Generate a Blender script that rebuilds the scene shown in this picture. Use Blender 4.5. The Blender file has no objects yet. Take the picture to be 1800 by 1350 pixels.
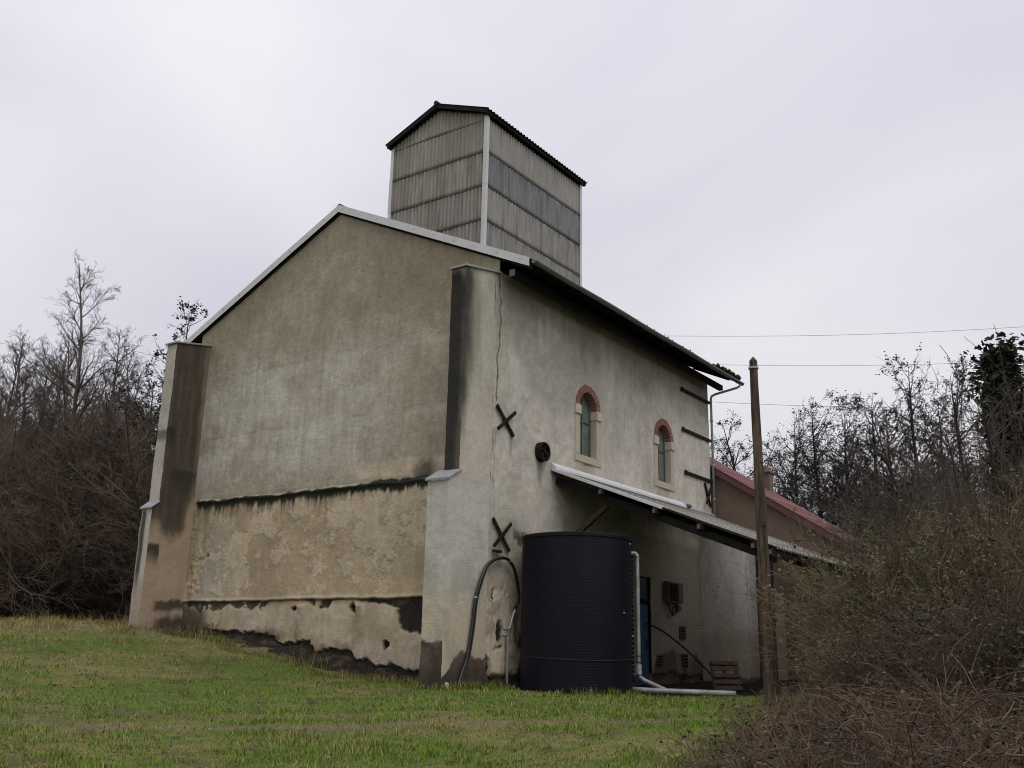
import bpy, math, random
import numpy as np
from mathutils import Vector, Matrix
R_ = math.radians
D = bpy.data
scene = bpy.context.scene
COL = scene.collection
random.seed(7)

# ------------------------------------------------------------------ camera
CAM = np.array([-18.9004, -13.9049, 0.78])
YAW, PIT, ROL, FPX = R_(35.4633), R_(15.4116), R_(1.27418), 1724.874
fw = np.array([math.cos(YAW)*math.cos(PIT), math.sin(YAW)*math.cos(PIT), math.sin(PIT)])
rt = np.array([math.sin(YAW), -math.cos(YAW), 0.0])
up = np.cross(rt, fw)
rt2 = rt*math.cos(ROL) + up*math.sin(ROL)
up2 = -rt*math.sin(ROL) + up*math.cos(ROL)
cam_d = D.cameras.new('camera'); cam = D.objects.new('camera', cam_d); COL.objects.link(cam)
M = Matrix.Identity(4)
for i in range(3):
    M[i][0] = rt2[i]; M[i][1] = up2[i]; M[i][2] = -fw[i]; M[i][3] = CAM[i]
cam.matrix_world = M
cam_d.sensor_width = 36.0; cam_d.lens = 36.0*FPX/1800.0
cam_d.clip_start = 0.1; cam_d.clip_end = 2000
scene.camera = cam
FWD = np.array([math.cos(YAW), math.sin(YAW)]); RGT = np.array([math.sin(YAW), -math.cos(YAW)])

# ------------------------------------------------------------------ sky, sun, exposure
SUN_EL, SUN_AZ = R_(58), R_(-118)       # azimuth of the sun's direction in the XY plane
w = D.worlds.new('World'); scene.world = w; w.use_nodes = True
nt = w.node_tree; nt.nodes.clear()
def N(tree, t, **k):
    n = tree.nodes.new(t)
    for a, b in k.items(): setattr(n, a, b)
    return n
sky = N(nt, 'ShaderNodeTexSky'); sky.sky_type = 'NISHITA'; sky.sun_disc = False
sky.sun_elevation = SUN_EL; sky.sun_rotation = R_(90) - SUN_AZ
sky.air_density = 1.0; sky.dust_density = 4.0
bg = N(nt, 'ShaderNodeBackground'); bg.inputs['Strength'].default_value = 0.1
wo = N(nt, 'ShaderNodeOutputWorld')
tc = N(nt, 'ShaderNodeTexCoord')
mp = N(nt, 'ShaderNodeMapping'); mp.inputs['Scale'].default_value = (1.0, 1.0, 1.6)
nz = N(nt, 'ShaderNodeTexNoise'); nz.inputs['Scale'].default_value = 2.0; nz.inputs['Detail'].default_value = 5.0; nz.inputs['Roughness'].default_value = 0.42
nz.inputs['Distortion'].default_value = 0.5
cr = N(nt, 'ShaderNodeValToRGB')
cr.color_ramp.elements[0].position = 0.36; cr.color_ramp.elements[0].color = (0.655, 0.645, 0.73, 1)
cr.color_ramp.elements[1].position = 0.66; cr.color_ramp.elements[1].color = (0.82, 0.81, 0.855, 1)
sx = N(nt, 'ShaderNodeSeparateXYZ')
gr = N(nt, 'ShaderNodeMapRange'); gr.inputs['From Min'].default_value = -0.05; gr.inputs['From Max'].default_value = 1.0
gr.inputs['To Min'].default_value = 8.7; gr.inputs['To Max'].default_value = 13.5
ml = N(nt, 'ShaderNodeVectorMath', operation='SCALE')
mx = N(nt, 'ShaderNodeMix', data_type='RGBA'); mx.inputs['Factor'].default_value = 0.93
L = nt.links.new
L(tc.outputs['Generated'], mp.inputs['Vector']); L(mp.outputs['Vector'], nz.inputs['Vector'])
L(nz.outputs['Fac'], cr.inputs['Fac']); L(tc.outputs['Generated'], sx.inputs['Vector'])
L(sx.outputs['Z'], gr.inputs['Value']); L(cr.outputs['Color'], ml.inputs[0]); L(gr.outputs['Result'], ml.inputs['Scale'])
L(sky.outputs['Color'], mx.inputs['A']); L(ml.outputs['Vector'], mx.inputs['B'])
L(mx.outputs['Result'], bg.inputs['Color']); L(bg.outputs['Background'], wo.inputs['Surface'])

sd = D.lights.new('sun', 'SUN'); sun = D.objects.new('sun', sd); COL.objects.link(sun)
sd.energy = 1.1; sd.angle = R_(35); sd.color = (1.0, 0.97, 0.92)
sdir = Vector((math.cos(SUN_EL)*math.cos(SUN_AZ), math.cos(SUN_EL)*math.sin(SUN_AZ), math.sin(SUN_EL)))
sun.rotation_euler = (-sdir).to_track_quat('-Z', 'Y').to_euler()
sun.location = (0, -20, 40)

vs = scene.view_settings
vs.view_transform = 'Standard'; vs.look = 'None'; vs.gamma = 1.0; vs.use_curve_mapping = False
vs.exposure = 0.0
scene.render.engine = 'CYCLES'
scene.cycles.use_denoising = True; scene.cycles.filter_width = 1.05
scene.cycles.max_bounces = 6; scene.cycles.diffuse_bounces = 3; scene.cycles.transparent_max_bounces = 8

# ------------------------------------------------------------------ helpers
def lin(r, g, b):
    f = lambda c: ((c/255+0.055)/1.055)**2.4 if c/255 > 0.04045 else c/255/12.92
    return np.array([f(r), f(g), f(b)])

def tag(o, label=None, cat=None, group=None, kind=None):
    if label: o['label'] = label
    if cat: o['category'] = cat
    if group: o['group'] = group
    if kind: o['kind'] = kind
    return o

def empty(name, loc, label=None, cat=None, group=None):
    o = D.objects.new(name, None); COL.objects.link(o); o.location = loc; o.empty_display_size = 0.2
    o['wo'] = tuple(float(c) for c in loc)
    return tag(o, label, cat, group)

def worig(o):
    z = np.zeros(3)
    while o is not None:
        z = z + np.array(o.location); o = o.parent
    return z

def mesh_np(name, V, Q=None, T=None, col=None, smooth=False):
    me = D.meshes.new(name)
    V = np.asarray(V, np.float32).reshape(-1, 3)
    nq = 0 if Q is None else len(Q); ntr = 0 if T is None else len(T)
    me.vertices.add(len(V)); me.vertices.foreach_set('co', V.ravel())
    loops = []
    if nq: loops.append(np.asarray(Q, np.int32).ravel())
    if ntr: loops.append(np.asarray(T, np.int32).ravel())
    lp = np.concatenate(loops)
    me.loops.add(len(lp)); me.loops.foreach_set('vertex_index', lp)
    me.polygons.add(nq+ntr)
    st = np.concatenate([np.arange(nq)*4, nq*4+np.arange(ntr)*3]).astype(np.int32)
    me.polygons.foreach_set('loop_start', st)
    if smooth: me.polygons.foreach_set('use_smooth', np.ones(nq+ntr, bool))
    me.update(calc_edges=True)
    if col is not None:
        a = me.color_attributes.new('Col', 'FLOAT_COLOR', 'POINT')
        c = np.ones((len(V), 4), np.float32); c[:, :3] = col
        a.data.foreach_set('color', c.ravel())
    me.validate()
    return me

def obj(name, me, mat, parent=None, loc=(0, 0, 0)):
    o = D.objects.new(name, me); COL.objects.link(o)
    if mat is not None and len(me.materials) == 0: me.materials.append(mat)
    o.location = loc
    if parent is not None: o.parent = parent
    return o

class MB:
    """collects simple solids, in world coordinates, into one mesh"""
    def __init__(s): s.V = []; s.F = []
    def add(s, V, F):
        n = len(s.V); s.V += [tuple(float(c) for c in v) for v in V]; s.F += [tuple(i+n for i in f) for f in F]; return s
    def box(s, lo, hi):
        x0, y0, z0 = lo; x1, y1, z1 = hi
        return s.add([(x0,y0,z0),(x1,y0,z0),(x1,y1,z0),(x0,y1,z0),(x0,y0,z1),(x1,y0,z1),(x1,y1,z1),(x0,y1,z1)],
                     [(0,3,2,1),(4,5,6,7),(0,1,5,4),(1,2,6,5),(2,3,7,6),(3,0,4,7)])
    def hexa(s, P):      # 8 points: bottom ring 0-3 counterclockwise, top ring 4-7
        return s.add(P, [(0,3,2,1),(4,5,6,7),(0,1,5,4),(1,2,6,5),(2,3,7,6),(3,0,4,7)])
    def beam(s, a, b, w, h, upv=(0,0,1)):
        a = np.array(a, float); b = np.array(b, float); d = b-a; d /= np.linalg.norm(d)
        u = np.array(upv, float); r = np.cross(d, u); r /= np.linalg.norm(r); u = np.cross(r, d)
        P = [p + r*w/2*i + u*h/2*j for p in (a, b) for i, j in ((-1,-1),(1,-1),(1,1),(-1,1))]
        return s.add(P, [(0,1,2,3),(7,6,5,4),(0,4,5,1),(1,5,6,2),(2,6,7,3),(3,7,4,0)])
    def tube(s, pts, r, n=8, cap=True):
        pts = [np.array(p, float) for p in pts]; k = len(pts)
        rr = r if hasattr(r, '__len__') else [r]*k
        V = []; prev = None
        for i in range(k):
            t = pts[min(i+1, k-1)] - pts[max(i-1, 0)]; t /= np.linalg.norm(t)
            if prev is None:
                a = np.array([0, 0, 1.0]) if abs(t[2]) < .9 else np.array([1.0, 0, 0])
            else: a = prev
            u = a - t*(a@t); u /= np.linalg.norm(u); v = np.cross(t, u); prev = u
            for j in range(n):
                th = 2*math.pi*j/n; V.append(pts[i] + (u*math.cos(th) + v*math.sin(th))*rr[i])
        F = [(i*n+j, i*n+(j+1) % n, (i+1)*n+(j+1) % n, (i+1)*n+j) for i in range(k-1) for j in range(n)]
        if cap: F += [tuple(range(n))[::-1], tuple((k-1)*n+j for j in range(n))]
        return s.add(V, F)
    def build(s, name, mat, parent=None, bevel=0.0, smooth=False, loc=None):
        me = D.meshes.new(name)
        o0 = worig(parent) if loc is None else np.array(loc, float)
        me.from_pydata([tuple(np.array(v)-o0) for v in s.V], [], s.F); me.update()
        if smooth: me.polygons.foreach_set('use_smooth', [True]*len(me.polygons))
        o = obj(name, me, mat, parent, (0, 0, 0) if (loc is None or parent is not None) else loc)
        if loc is not None and parent is not None: o.location = tuple(np.array(loc)-worig(parent))
        if bevel > 0:
            m = o.modifiers.new('bevel', 'BEVEL'); m.width = bevel; m.segments = 1; m.limit_method = 'ANGLE'
        return o

def at_parent(V, parent): return np.asarray(V, float).reshape(-1, 3) - worig(parent)

# --- value noise in numpy
_tab = np.random.RandomState(3).rand(256, 256)
def vn(x, y):
    xi = np.floor(x).astype(int); yi = np.floor(y).astype(int); fx = x-xi; fy = y-yi
    fx = fx*fx*(3-2*fx); fy = fy*fy*(3-2*fy)
    g = lambda a, b: _tab[a & 255, b & 255]
    return (g(xi,yi)*(1-fx)+g(xi+1,yi)*fx)*(1-fy) + (g(xi,yi+1)*(1-fx)+g(xi+1,yi+1)*fx)*fy
def fbm(x, y, f=1.0, o=4, gain=.5, seed=0):
    x = np.asarray(x, float); y = np.asarray(y, float); s = 0; a = 1; n = 0
    for i in range(o):
        s = s + a*vn(x*f+17.3*i+seed*7.77, y*f+9.1*i+seed*3.33); n += a; a *= gain; f *= 2.03
    return s/n
def ss(a, b, x):
    t = np.clip((x-a)/(b-a), 0, 1); return t*t*(3-2*t)
def mixc(c, d, m):
    m = np.asarray(m)[..., None]; return c*(1-m) + np.asarray(d)*m
def blob(x, y, cx, cy, rx, ry, soft=.35, n=0.0, f=2.0, seed=0):
    r = np.sqrt(((x-cx)/rx)**2 + ((y-cy)/ry)**2) + (fbm(x, y, f, 4, seed=seed)-.5)*n
    return 1-ss(1-soft, 1+soft, r)

# ------------------------------------------------------------------ materials
def newmat(name):
    m = D.materials.new(name); m.use_nodes = True; t = m.node_tree; t.nodes.clear()
    out = N(t, 'ShaderNodeOutputMaterial'); b = N(t, 'ShaderNodeBsdfPrincipled')
    t.links.new(b.outputs[0], out.inputs[0]); return m, t, b

def mat(name, c, rough=.8, var=.25, scale=6.0, bump=0.0, bscale=40.0, metal=0.0, spec=.5, c2=None, stretch=(1, 1, 1), attr=False):
    """base colour (or the Col attribute) broken up by two noises, with a fine relief"""
    m, t, b = newmat(name); l = t.links.new
    co = N(t, 'ShaderNodeTexCoord'); mp = N(t, 'ShaderNodeMapping'); mp.inputs['Scale'].default_value = stretch
    l(co.outputs['Object'], mp.inputs['Vector'])
    n1 = N(t, 'ShaderNodeTexNoise'); n1.inputs['Scale'].default_value = scale; n1.inputs['Detail'].default_value = 6; n1.inputs['Roughness'].default_value = .65
    l(mp.outputs[0], n1.inputs['Vector'])
    rng = N(t, 'ShaderNodeMapRange'); rng.inputs['From Min'].default_value = .25; rng.inputs['From Max'].default_value = .75
    rng.inputs['To Min'].default_value = 1-var; rng.inputs['To Max'].default_value = 1+var
    l(n1.outputs['Fac'], rng.inputs['Value'])
    if attr:
        a = N(t, 'ShaderNodeAttribute'); a.attribute_name = 'Col'; src = a.outputs['Color']
    elif c2 is not None:
        n2 = N(t, 'ShaderNodeTexNoise'); n2.inputs['Scale'].default_value = scale*.45; n2.inputs['Detail'].default_value = 5
        l(mp.outputs[0], n2.inputs['Vector'])
        r2 = N(t, 'ShaderNodeValToRGB'); r2.color_ramp.elements[0].position = .42; r2.color_ramp.elements[1].position = .6
        r2.color_ramp.elements[0].color = (*c, 1); r2.color_ramp.elements[1].color = (*c2, 1)
        l(n2.outputs['Fac'], r2.inputs['Fac']); src = r2.outputs['Color']
    else:
        rgb = N(t, 'ShaderNodeRGB'); rgb.outputs[0].default_value = (*c, 1); src = rgb.outputs[0]
    sc = N(t, 'ShaderNodeVectorMath', operation='SCALE'); l(src, sc.inputs[0]); l(rng.outputs[0], sc.inputs['Scale'])
    l(sc.outputs[0], b.inputs['Base Color'])
    b.inputs['Roughness'].default_value = rough; b.inputs['Metallic'].default_value = metal
    b.inputs['Specular IOR Level'].default_value = spec
    if bump > 0:
        n3 = N(t, 'ShaderNodeTexNoise'); n3.inputs['Scale'].default_value = bscale; n3.inputs['Detail'].default_value = 5
        l(mp.outputs[0], n3.inputs['Vector'])
        bp = N(t, 'ShaderNodeBump'); bp.inputs['Strength'].default_value = bump; bp.inputs['Distance'].default_value = .02
        l(n3.outputs['Fac'], bp.inputs['Height']); l(bp.outputs[0], b.inputs['Normal'])
    return m

m_plaster = mat('render_plaster', (0, 0, 0), .92, .13, 7.0, .9, 30.0, spec=.2, attr=True)
m_paint   = mat('white_trim', (.56, .56, .56), .55, .10, 3.0, .1, 60)
m_zincedge= mat('grey_zinc', (.30, .31, .31), .5, .2, 4.0, .1, 60)
m_cap     = mat('cap_sheet', (.26, .27, .27), .55, .25, 8.0, .2, 40)
m_gutter  = mat('weathered_gutter', (.10, .105, .10), .5, .3, 3.0, .1, 50)
m_dpipe   = mat('zinc_downpipe', (.34, .35, .36), .45, .2, 4.0)
m_dark    = mat('dark_timber', (.022, .019, .017), .85, .35, 5.0, .4, 30, stretch=(1, 1, 1), spec=.08)
m_timber  = mat('old_timber', (.05, .042, .034), .85, .35, 8.0, .5, 30, spec=.08)
m_tipwood = mat('pale_timber_end', (.11, .105, .10), .8, .2, 9.0)
m_iron    = mat('rusty_iron', (.014, .012, .011), .75, .4, 14.0, .4, 60, c2=(.028, .019, .015), spec=.08)
m_brick   = mat('arch_brick', (.25, .115, .075), .9, .4, 14.0, .6, 60, c2=(.19, .10, .075))
m_stone   = mat('window_stone', (.47, .40, .32), .9, .14, 9.0, .5, 50, spec=.2)
m_impost  = mat('impost_stone', (.50, .47, .40), .9, .14, 9.0, .5, 50, spec=.2)
m_glass   = mat('dusty_green_glass', (.15, .185, .155), .16, .25, 2.0, spec=.5, c2=(.10, .125, .105))
m_frame   = mat('window_frame_paint', (.10, .11, .10), .6, .2, 8.0)
m_clad    = mat('fibre_cement', (0, 0, 0), .88, .18, 5.0, .4, 45, spec=.25, attr=True, stretch=(1, 1, .25))
m_croof   = mat('mossy_dark_sheet', (.035, .034, .034), .8, .4, 4.0, .4, 30, c2=(.05, .055, .04), spec=.08)
m_leanr   = mat('lean_to_sheet', (.23, .22, .19), .65, .3, 2.5, .3, 40, c2=(.14, .135, .10), spec=.3)
m_screw   = mat('zinc_screw', (.75, .76, .78), .35, .1, 20)
m_tank    = mat('black_polythene', (.0068, .0068, .0125), .55, .35, 1.2, .15, 25, spec=.16, c2=(.0095, .0095, .0145), stretch=(1, 1, .2))
m_rubber  = mat('black_hose', (.013, .013, .014), .38, .2, 10)
m_pvc     = mat('grey_pvc', (.36, .37, .38), .45, .3, 5, c2=(.24, .24, .23))
m_galv    = mat('galvanised_pipe', (.42, .42, .42), .35, .15, 10, metal=.6)
m_clip    = mat('steel_clip', (.6, .6, .6), .3, .1, 20, metal=.8)
m_brown   = mat('brown_render', (.185, .135, .105), .95, .12, 3.0, .5, 35, spec=.15, c2=(.20, .145, .11))
m_red     = mat('red_roof_sheet', (.155, .068, .066), .75, .25, 3.0, .1, 30, spec=.25)
m_fascia  = mat('red_fascia', (.125, .050, .050), .5, .15, 4.0)
m_chim    = mat('chimney_render', (.15, .12, .10), .95, .25, 8.0, .5, 40)
m_door    = mat('blue_door_paint', (.05, .115, .27), .55, .15, 4.0)
m_doord   = mat('dark_blue_paint', (.02, .028, .055), .5, .2, 4.0)
m_box     = mat('grey_cabinet', (.12, .10, .095), .6, .15, 6.0)
m_pallet  = mat('pallet_wood', (.22, .155, .11), .9, .3, 10.0, .5, 40)
m_pole    = mat('pole_wood', (.12, .088, .060), .9, .55, 7.0, .9, 22, c2=(.055, .046, .036), stretch=(4, 4, .35), spec=.08)
m_wire    = mat('wire', (.18, .18, .19), .5, .1, 5)
m_soil    = mat('dark_soil', (0, 0, 0), .97, .4, 9.0, 1.0, 22, spec=.1, attr=True)
m_ground  = mat('meadow_ground', (0, 0, 0), .97, .35, 5.0, 1.0, 25, spec=.1, attr=True)
m_grass   = mat('grass_blades', (0, 0, 0), .85, .15, 1.5, spec=.05, attr=True)
m_leaf    = mat('leaves', (0, 0, 0), .7, .15, 3.0, spec=.3, attr=True)
m_bark    = mat('bark', (.10, .085, .074), .95, .3, 9.0, .5, 30, spec=.1)
m_barkb   = mat('brown_bark', (.150, .116, .092), .95, .3, 9.0, spec=.1)
m_barkg   = mat('grey_bark', (.115, .106, .095), .95, .3, 9.0, spec=.1)
m_barkd   = mat('dark_bark', (.042, .034, .029), .95, .3, 9.0, spec=.1)
m_cane    = mat('bramble_cane', (0, 0, 0), .8, .2, 6.0, spec=.2, attr=True)
m_moss    = mat('moss', (.035, .04, .02), .98, .4, 20, 1.0, 50, spec=.05)

# ------------------------------------------------------------------ terrain
CP = np.array([(-18.9,-13.9,-.85),(-9.3,-7.2,-.44),(-13,-3,-.42),(-6.8,-12,-.36),(-9,-.5,-.27),(-6.9,-3.4,-.2),(-7,-8.6,-.2),
 (-1.4,-.5,.03),(0,-.3,.03),(1.4,-2.9,-.07),(3,-4.6,-.06),(6,-.5,-.03),(8,-2,-.10),(11.5,-1,.03),(11.6,-3,.06),(13,-2.6,.22),(-1.2,-7.1,0.0),(3,-8,.05),
 (-1,2.1,.1),(-1,4.8,.35),(-1,7,.75),(-.9,9,1.0),(-1,10.8,1.15),(-1.5,11.9,1.3),(0,2.1,.15),(0,7,.85),(0,11,1.22),
 (1,20,1.6),(4,25,1.74),(10,35,2.0),(16,44,2.25),(8,22,1.85),(-6,14,1.1),(-10,22,1.3),(-6,6,.35),(6,13,1.4),(13,12,1.3),(13,4,.6),
 (3,-14,.1),(10,-10,.2),(20,-4,.5),(30,0,.8),(28,10,1.6),(-30,0,-.8),(-20,10,-.1),(-10,-25,-.9),(60,60,3),(80,0,1.5),(0,80,3),(-60,30,0),(-60,-40,-1.5),(0,-60,-1),(60,-50,0)], float)
def _phi(r): return np.where(r > 1e-9, r*r*np.log(r+1e-12), 0)
def _tps():
    X = CP[:, :2]; n = len(X); K = _phi(np.linalg.norm(X[:, None]-X[None], axis=2)) + np.eye(n)*.5
    P = np.c_[np.ones(n), X]; A = np.zeros((n+3, n+3)); A[:n, :n] = K; A[:n, n:] = P; A[n:, :n] = P.T
    return np.linalg.solve(A, np.r_[CP[:, 2], 0, 0, 0])
_W = _tps()
def gz(x, y):
    x = np.asarray(x, float); y = np.asarray(y, float); sh = x.shape; p = np.c_[x.ravel(), y.ravel()]
    r = np.linalg.norm(p, axis=1); k = np.minimum(1, 75/np.maximum(r, 1e-6)); p = p*k[:, None]
    out = np.empty(len(p))
    for i in range(0, len(p), 20000):
        q = p[i:i+20000]
        out[i:i+20000] = _phi(np.linalg.norm(q[:, None]-CP[None, :, :2], axis=2))@_W[:-3] + _W[-3] + q@_W[-2:]
    return out.reshape(sh)
def gz1(x, y): return float(gz(np.array([x]), np.array([y]))[0])
def dcoord(x, y): return (x-CAM[0])*FWD[0]+(y-CAM[1])*FWD[1], (x-CAM[0])*RGT[0]+(y-CAM[1])*RGT[1]
def track(x, y):      # worn wheel track crossing the meadow
    d, s = dcoord(x, y)
    c = 15.0 + .06*s + (fbm(s*.25, s*0, 1, 2, seed=5)-.5)*.8
    m = np.exp(-((d-c)/.42)**2) + .55*np.exp(-((d-c-1.5)/.4)**2)
    return np.clip(m*(.35+1.2*fbm(x, y, .9, 4, seed=6)), 0, 1)*ss(9, 5, s)
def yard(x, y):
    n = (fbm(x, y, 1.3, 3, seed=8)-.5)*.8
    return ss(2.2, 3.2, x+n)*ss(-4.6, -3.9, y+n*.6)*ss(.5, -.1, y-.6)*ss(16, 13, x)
def bankm(x, y):
    ed = -1.25 + .5*ss(6, 11, y) + .6*ss(2.5, .9, y)
    return ss(-.25, .15, x-ed-(fbm(x, y, 2.2, 3, seed=9)-.5)*.7)*ss(.3, .9, y)*ss(11.9, 11.2, y)*ss(.4, 0, x-.2)

def axis(lo, hi, a, b, h):
    core = np.arange(a, b+1e-6, h); L1 = []; s = h; p = a
    while p > lo: s *= 1.22; p -= s; L1.append(p)
    L2 = []; s = h; p = b
    while p < hi: s *= 1.22; p += s; L2.append(p)
    return np.r_[L1[::-1], core, L2]
gx = axis(-700, 700, -16, 15, .14); gy = axis(-700, 700, -13, 20, .14)
GX, GY = np.meshgrid(gx, gy, indexing='ij')
GZ = gz(GX, GY) + (fbm(GX, GY, .8, 4, seed=1)-.5)*.09*ss(60, 30, np.hypot(GX, GY)) + (fbm(GX, GY, 4, 2, seed=2)-.5)*.03
nx, ny = GX.shape
idx = np.arange(nx*ny).reshape(nx, ny)
Q = np.stack([idx[:-1,:-1], idx[1:,:-1], idx[1:,1:], idx[:-1,1:]], -1).reshape(-1, 4)
g1 = fbm(GX, GY, .5, 4, seed=11); g2 = fbm(GX, GY, 2.0, 4, seed=12)
gc = mixc(np.ones(GX.shape+(3,))*np.array([.085, .115, .026]), (.15, .135, .055), ss(.45, .68, g1))
gc = mixc(gc, (.065, .055, .033), ss(.55, .75, g2)*.6)
gc = mixc(gc, (.16, .122, .080), track(GX, GY)*.65)
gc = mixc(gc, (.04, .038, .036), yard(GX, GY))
dd_, ss_ = dcoord(GX, GY)
gc = mixc(gc, (.05, .038, .028), ss(36, 40, dd_))
gc = mixc(gc, (.22, .19, .105), ss(25, 31, dd_)*ss(40, 36, dd_)*.75*ss(-3, -7, ss_))
ground = obj('ground', mesh_np('ground', np.stack([GX, GY, GZ], -1), Q, col=gc.reshape(-1, 3), smooth=True), m_ground)
tag(ground, 'rough grassy meadow sloping up to the left of the old mill', kind='structure')

# ------------------------------------------------------------------ building constants
LEN, WID, RY = 12.64, 11.90, 5.949
SL = 0.467
def roof_under(y): return 13.36 - SL*np.abs(y-RY)     # lower edge of the verge flashing
WIN = (4.36, 9.09)
bld = empty('mill_building', (0, 0, 0), 'tall grey rendered mill with a gable end, two arched windows and a roof tower', 'building')

def grid(us, vs, f, dispn, colf, keep=None):
    """a plastered face: f(u, v, d) -> xyz with relief d along the normal"""
    U, Vv = np.meshgrid(us, vs, indexing='ij'); d = dispn(U, Vv); P = f(U, Vv, d); C = colf(U, Vv)
    i = np.arange(U.size).reshape(U.shape)
    q = np.stack([i[:-1,:-1], i[1:,:-1], i[1:,1:], i[:-1,1:]], -1).reshape(-1, 4)
    if keep is not None:
        uc = (U[:-1,:-1]+U[1:,1:])/2; vc = (Vv[:-1,:-1]+Vv[1:,1:])/2
        q = q[keep(uc, vc).ravel()]
    return P.reshape(-1, 3), q, C.reshape(-1, 3)
def join(parts):
    V = []; Qs = []; C = []; n = 0
    for v, q, c in parts: V.append(v); Qs.append(q+n); C.append(c); n += len(v)
    return np.concatenate(V), np.concatenate(Qs), np.concatenate(C)
def rel(x, z, s=0): return (fbm(x, z, 1.1, 4, seed=20+s)-.5)*.035 + (fbm(x+.6*fbm(x, z, 2, 2, seed=22), z, 6.5, 4, .6, seed=21+s)-.5)*.018

# ---- gable wall (plane X = 0, seen from -X)
def zplaster(y): return np.interp(y, [0, 2.1, 3.4, 4.8, 6.9, 9, 10.7, 12], [.2, .38, .50, .72, 1.04, 1.2, 1.30, 1.3]) + (fbm(y, y*0, 1.6, 4, seed=30)-.5)*.32
def gable_masks(y, z):
    m = {}
    zp = zplaster(y)+(fbm(y, z, 4.5, 5, .62, seed=29)-.5)*.30; m['low'] = ss(zp+.012, zp-.012, z)                       # rubble below the render
    edge = 5.02 + (fbm(y, y*0, 1.4, 4, seed=31)-.5)*.10
    m['ledge'] = edge
    p = fbm(y, z, 1.25, 7, .66, seed=32)
    band = np.exp(-((z-3.5)/.75)**2)*ss(10.6, 8.6, y)*.085 + .05*np.exp(-((z-2.5)/.2)**2) - .045
    m['peel'] = ss(.527, .533, p+band)*ss(2.15, 2.3, z)*ss(edge-.15, edge-.3, z)
    top = ss(.515, .523, fbm(y, z, 1.3, 6, .62, seed=33)+.16*np.exp(-((edge-.35-z)/.28)**2)*ss(8.2, 5.5, y)-.05)*ss(3.9, 4.5, z)*ss(edge-.03, edge-.1, z)
    m['peel'] = np.maximum(m['peel'], top)
    q = fbm(y, z, 1.5, 5, .6, seed=34)
    lz = 2.08+(fbm(y, y*0, 2.2, 4, seed=35)-.5)*.09
    m['lz'] = lz
    drop = .03 + .30*ss(.52, .75, fbm(y, y*0, .9, 4, seed=36)) + .30*ss(4.6, 2.2, y) + .25*ss(9.9, 11, y)
    m['black'] = ss(.02, -.02, z-lz)*ss(-.03, .03, z-(lz-drop*q*1.6))*np.maximum(ss(.42, .5, fbm(y, z, 4.5, 4, .6, seed=39)), ss(4.8, 3.8, y)*.9)
    pb = blob(y, z, 2.35, 1.62, .55, .42, .12, .9, 3, 37)
    m['black'] = np.maximum(m['black'], pb*ss(2.1, 2.0, z))
    col = 0
    for cy in (4.25, 6.35): col = np.maximum(col, np.exp(-((y-cy+(fbm(z, z*0, 3, 3, seed=38)-.5)*.12)/.15)**2)*ss(2.0, 1.9, z))
    m['pil'] = col
    m['hole'] = 0*y
    for hy, hz, hr in ((4.42, 1.84, .10), (6.62, 1.86, .07), (3.25, .95, .09), (10.55, 3.42, .04)):
        m['hole'] = np.maximum(m['hole'], blob(y, z, hy, hz, hr*1.2, hr, .15, 2.6, 7, 40))
    return m
def g_disp(y, z):
    m = gable_masks(y, z)
    d = rel(y, z) + .02*ss(5.0, 5.2, z)
    d += .075*np.exp(-((z-m['ledge'])/.045)**2)*ss(2.0, 2.1, y)*ss(11.4, 11.2, y)*(.6+.8*fbm(y, z, 3, 3, seed=42))
    d += .05*np.exp(-((z-m['lz']-.03)/.05)**2)*(.4+1.0*fbm(y, z, 4, 3, seed=43))
    d += .012*m['peel']
    d += (.035+.05*fbm(y, z, 5, 3, seed=44))*m['pil']
    d -= m['black']*(.02+.06*fbm(y, z, 9, 3, seed=45))
    d -= m['low']*(.05+.12*fbm(y, z, 4, 4, seed=46))
    d -= m['hole']*.10
    lump = blob(y, z, 11.05, 3.05, .42, .75, .3, .8, 2, 47)
    d += lump*(fbm(y, z, 7, 4, seed=48)-.4)*.10
    return d
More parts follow.
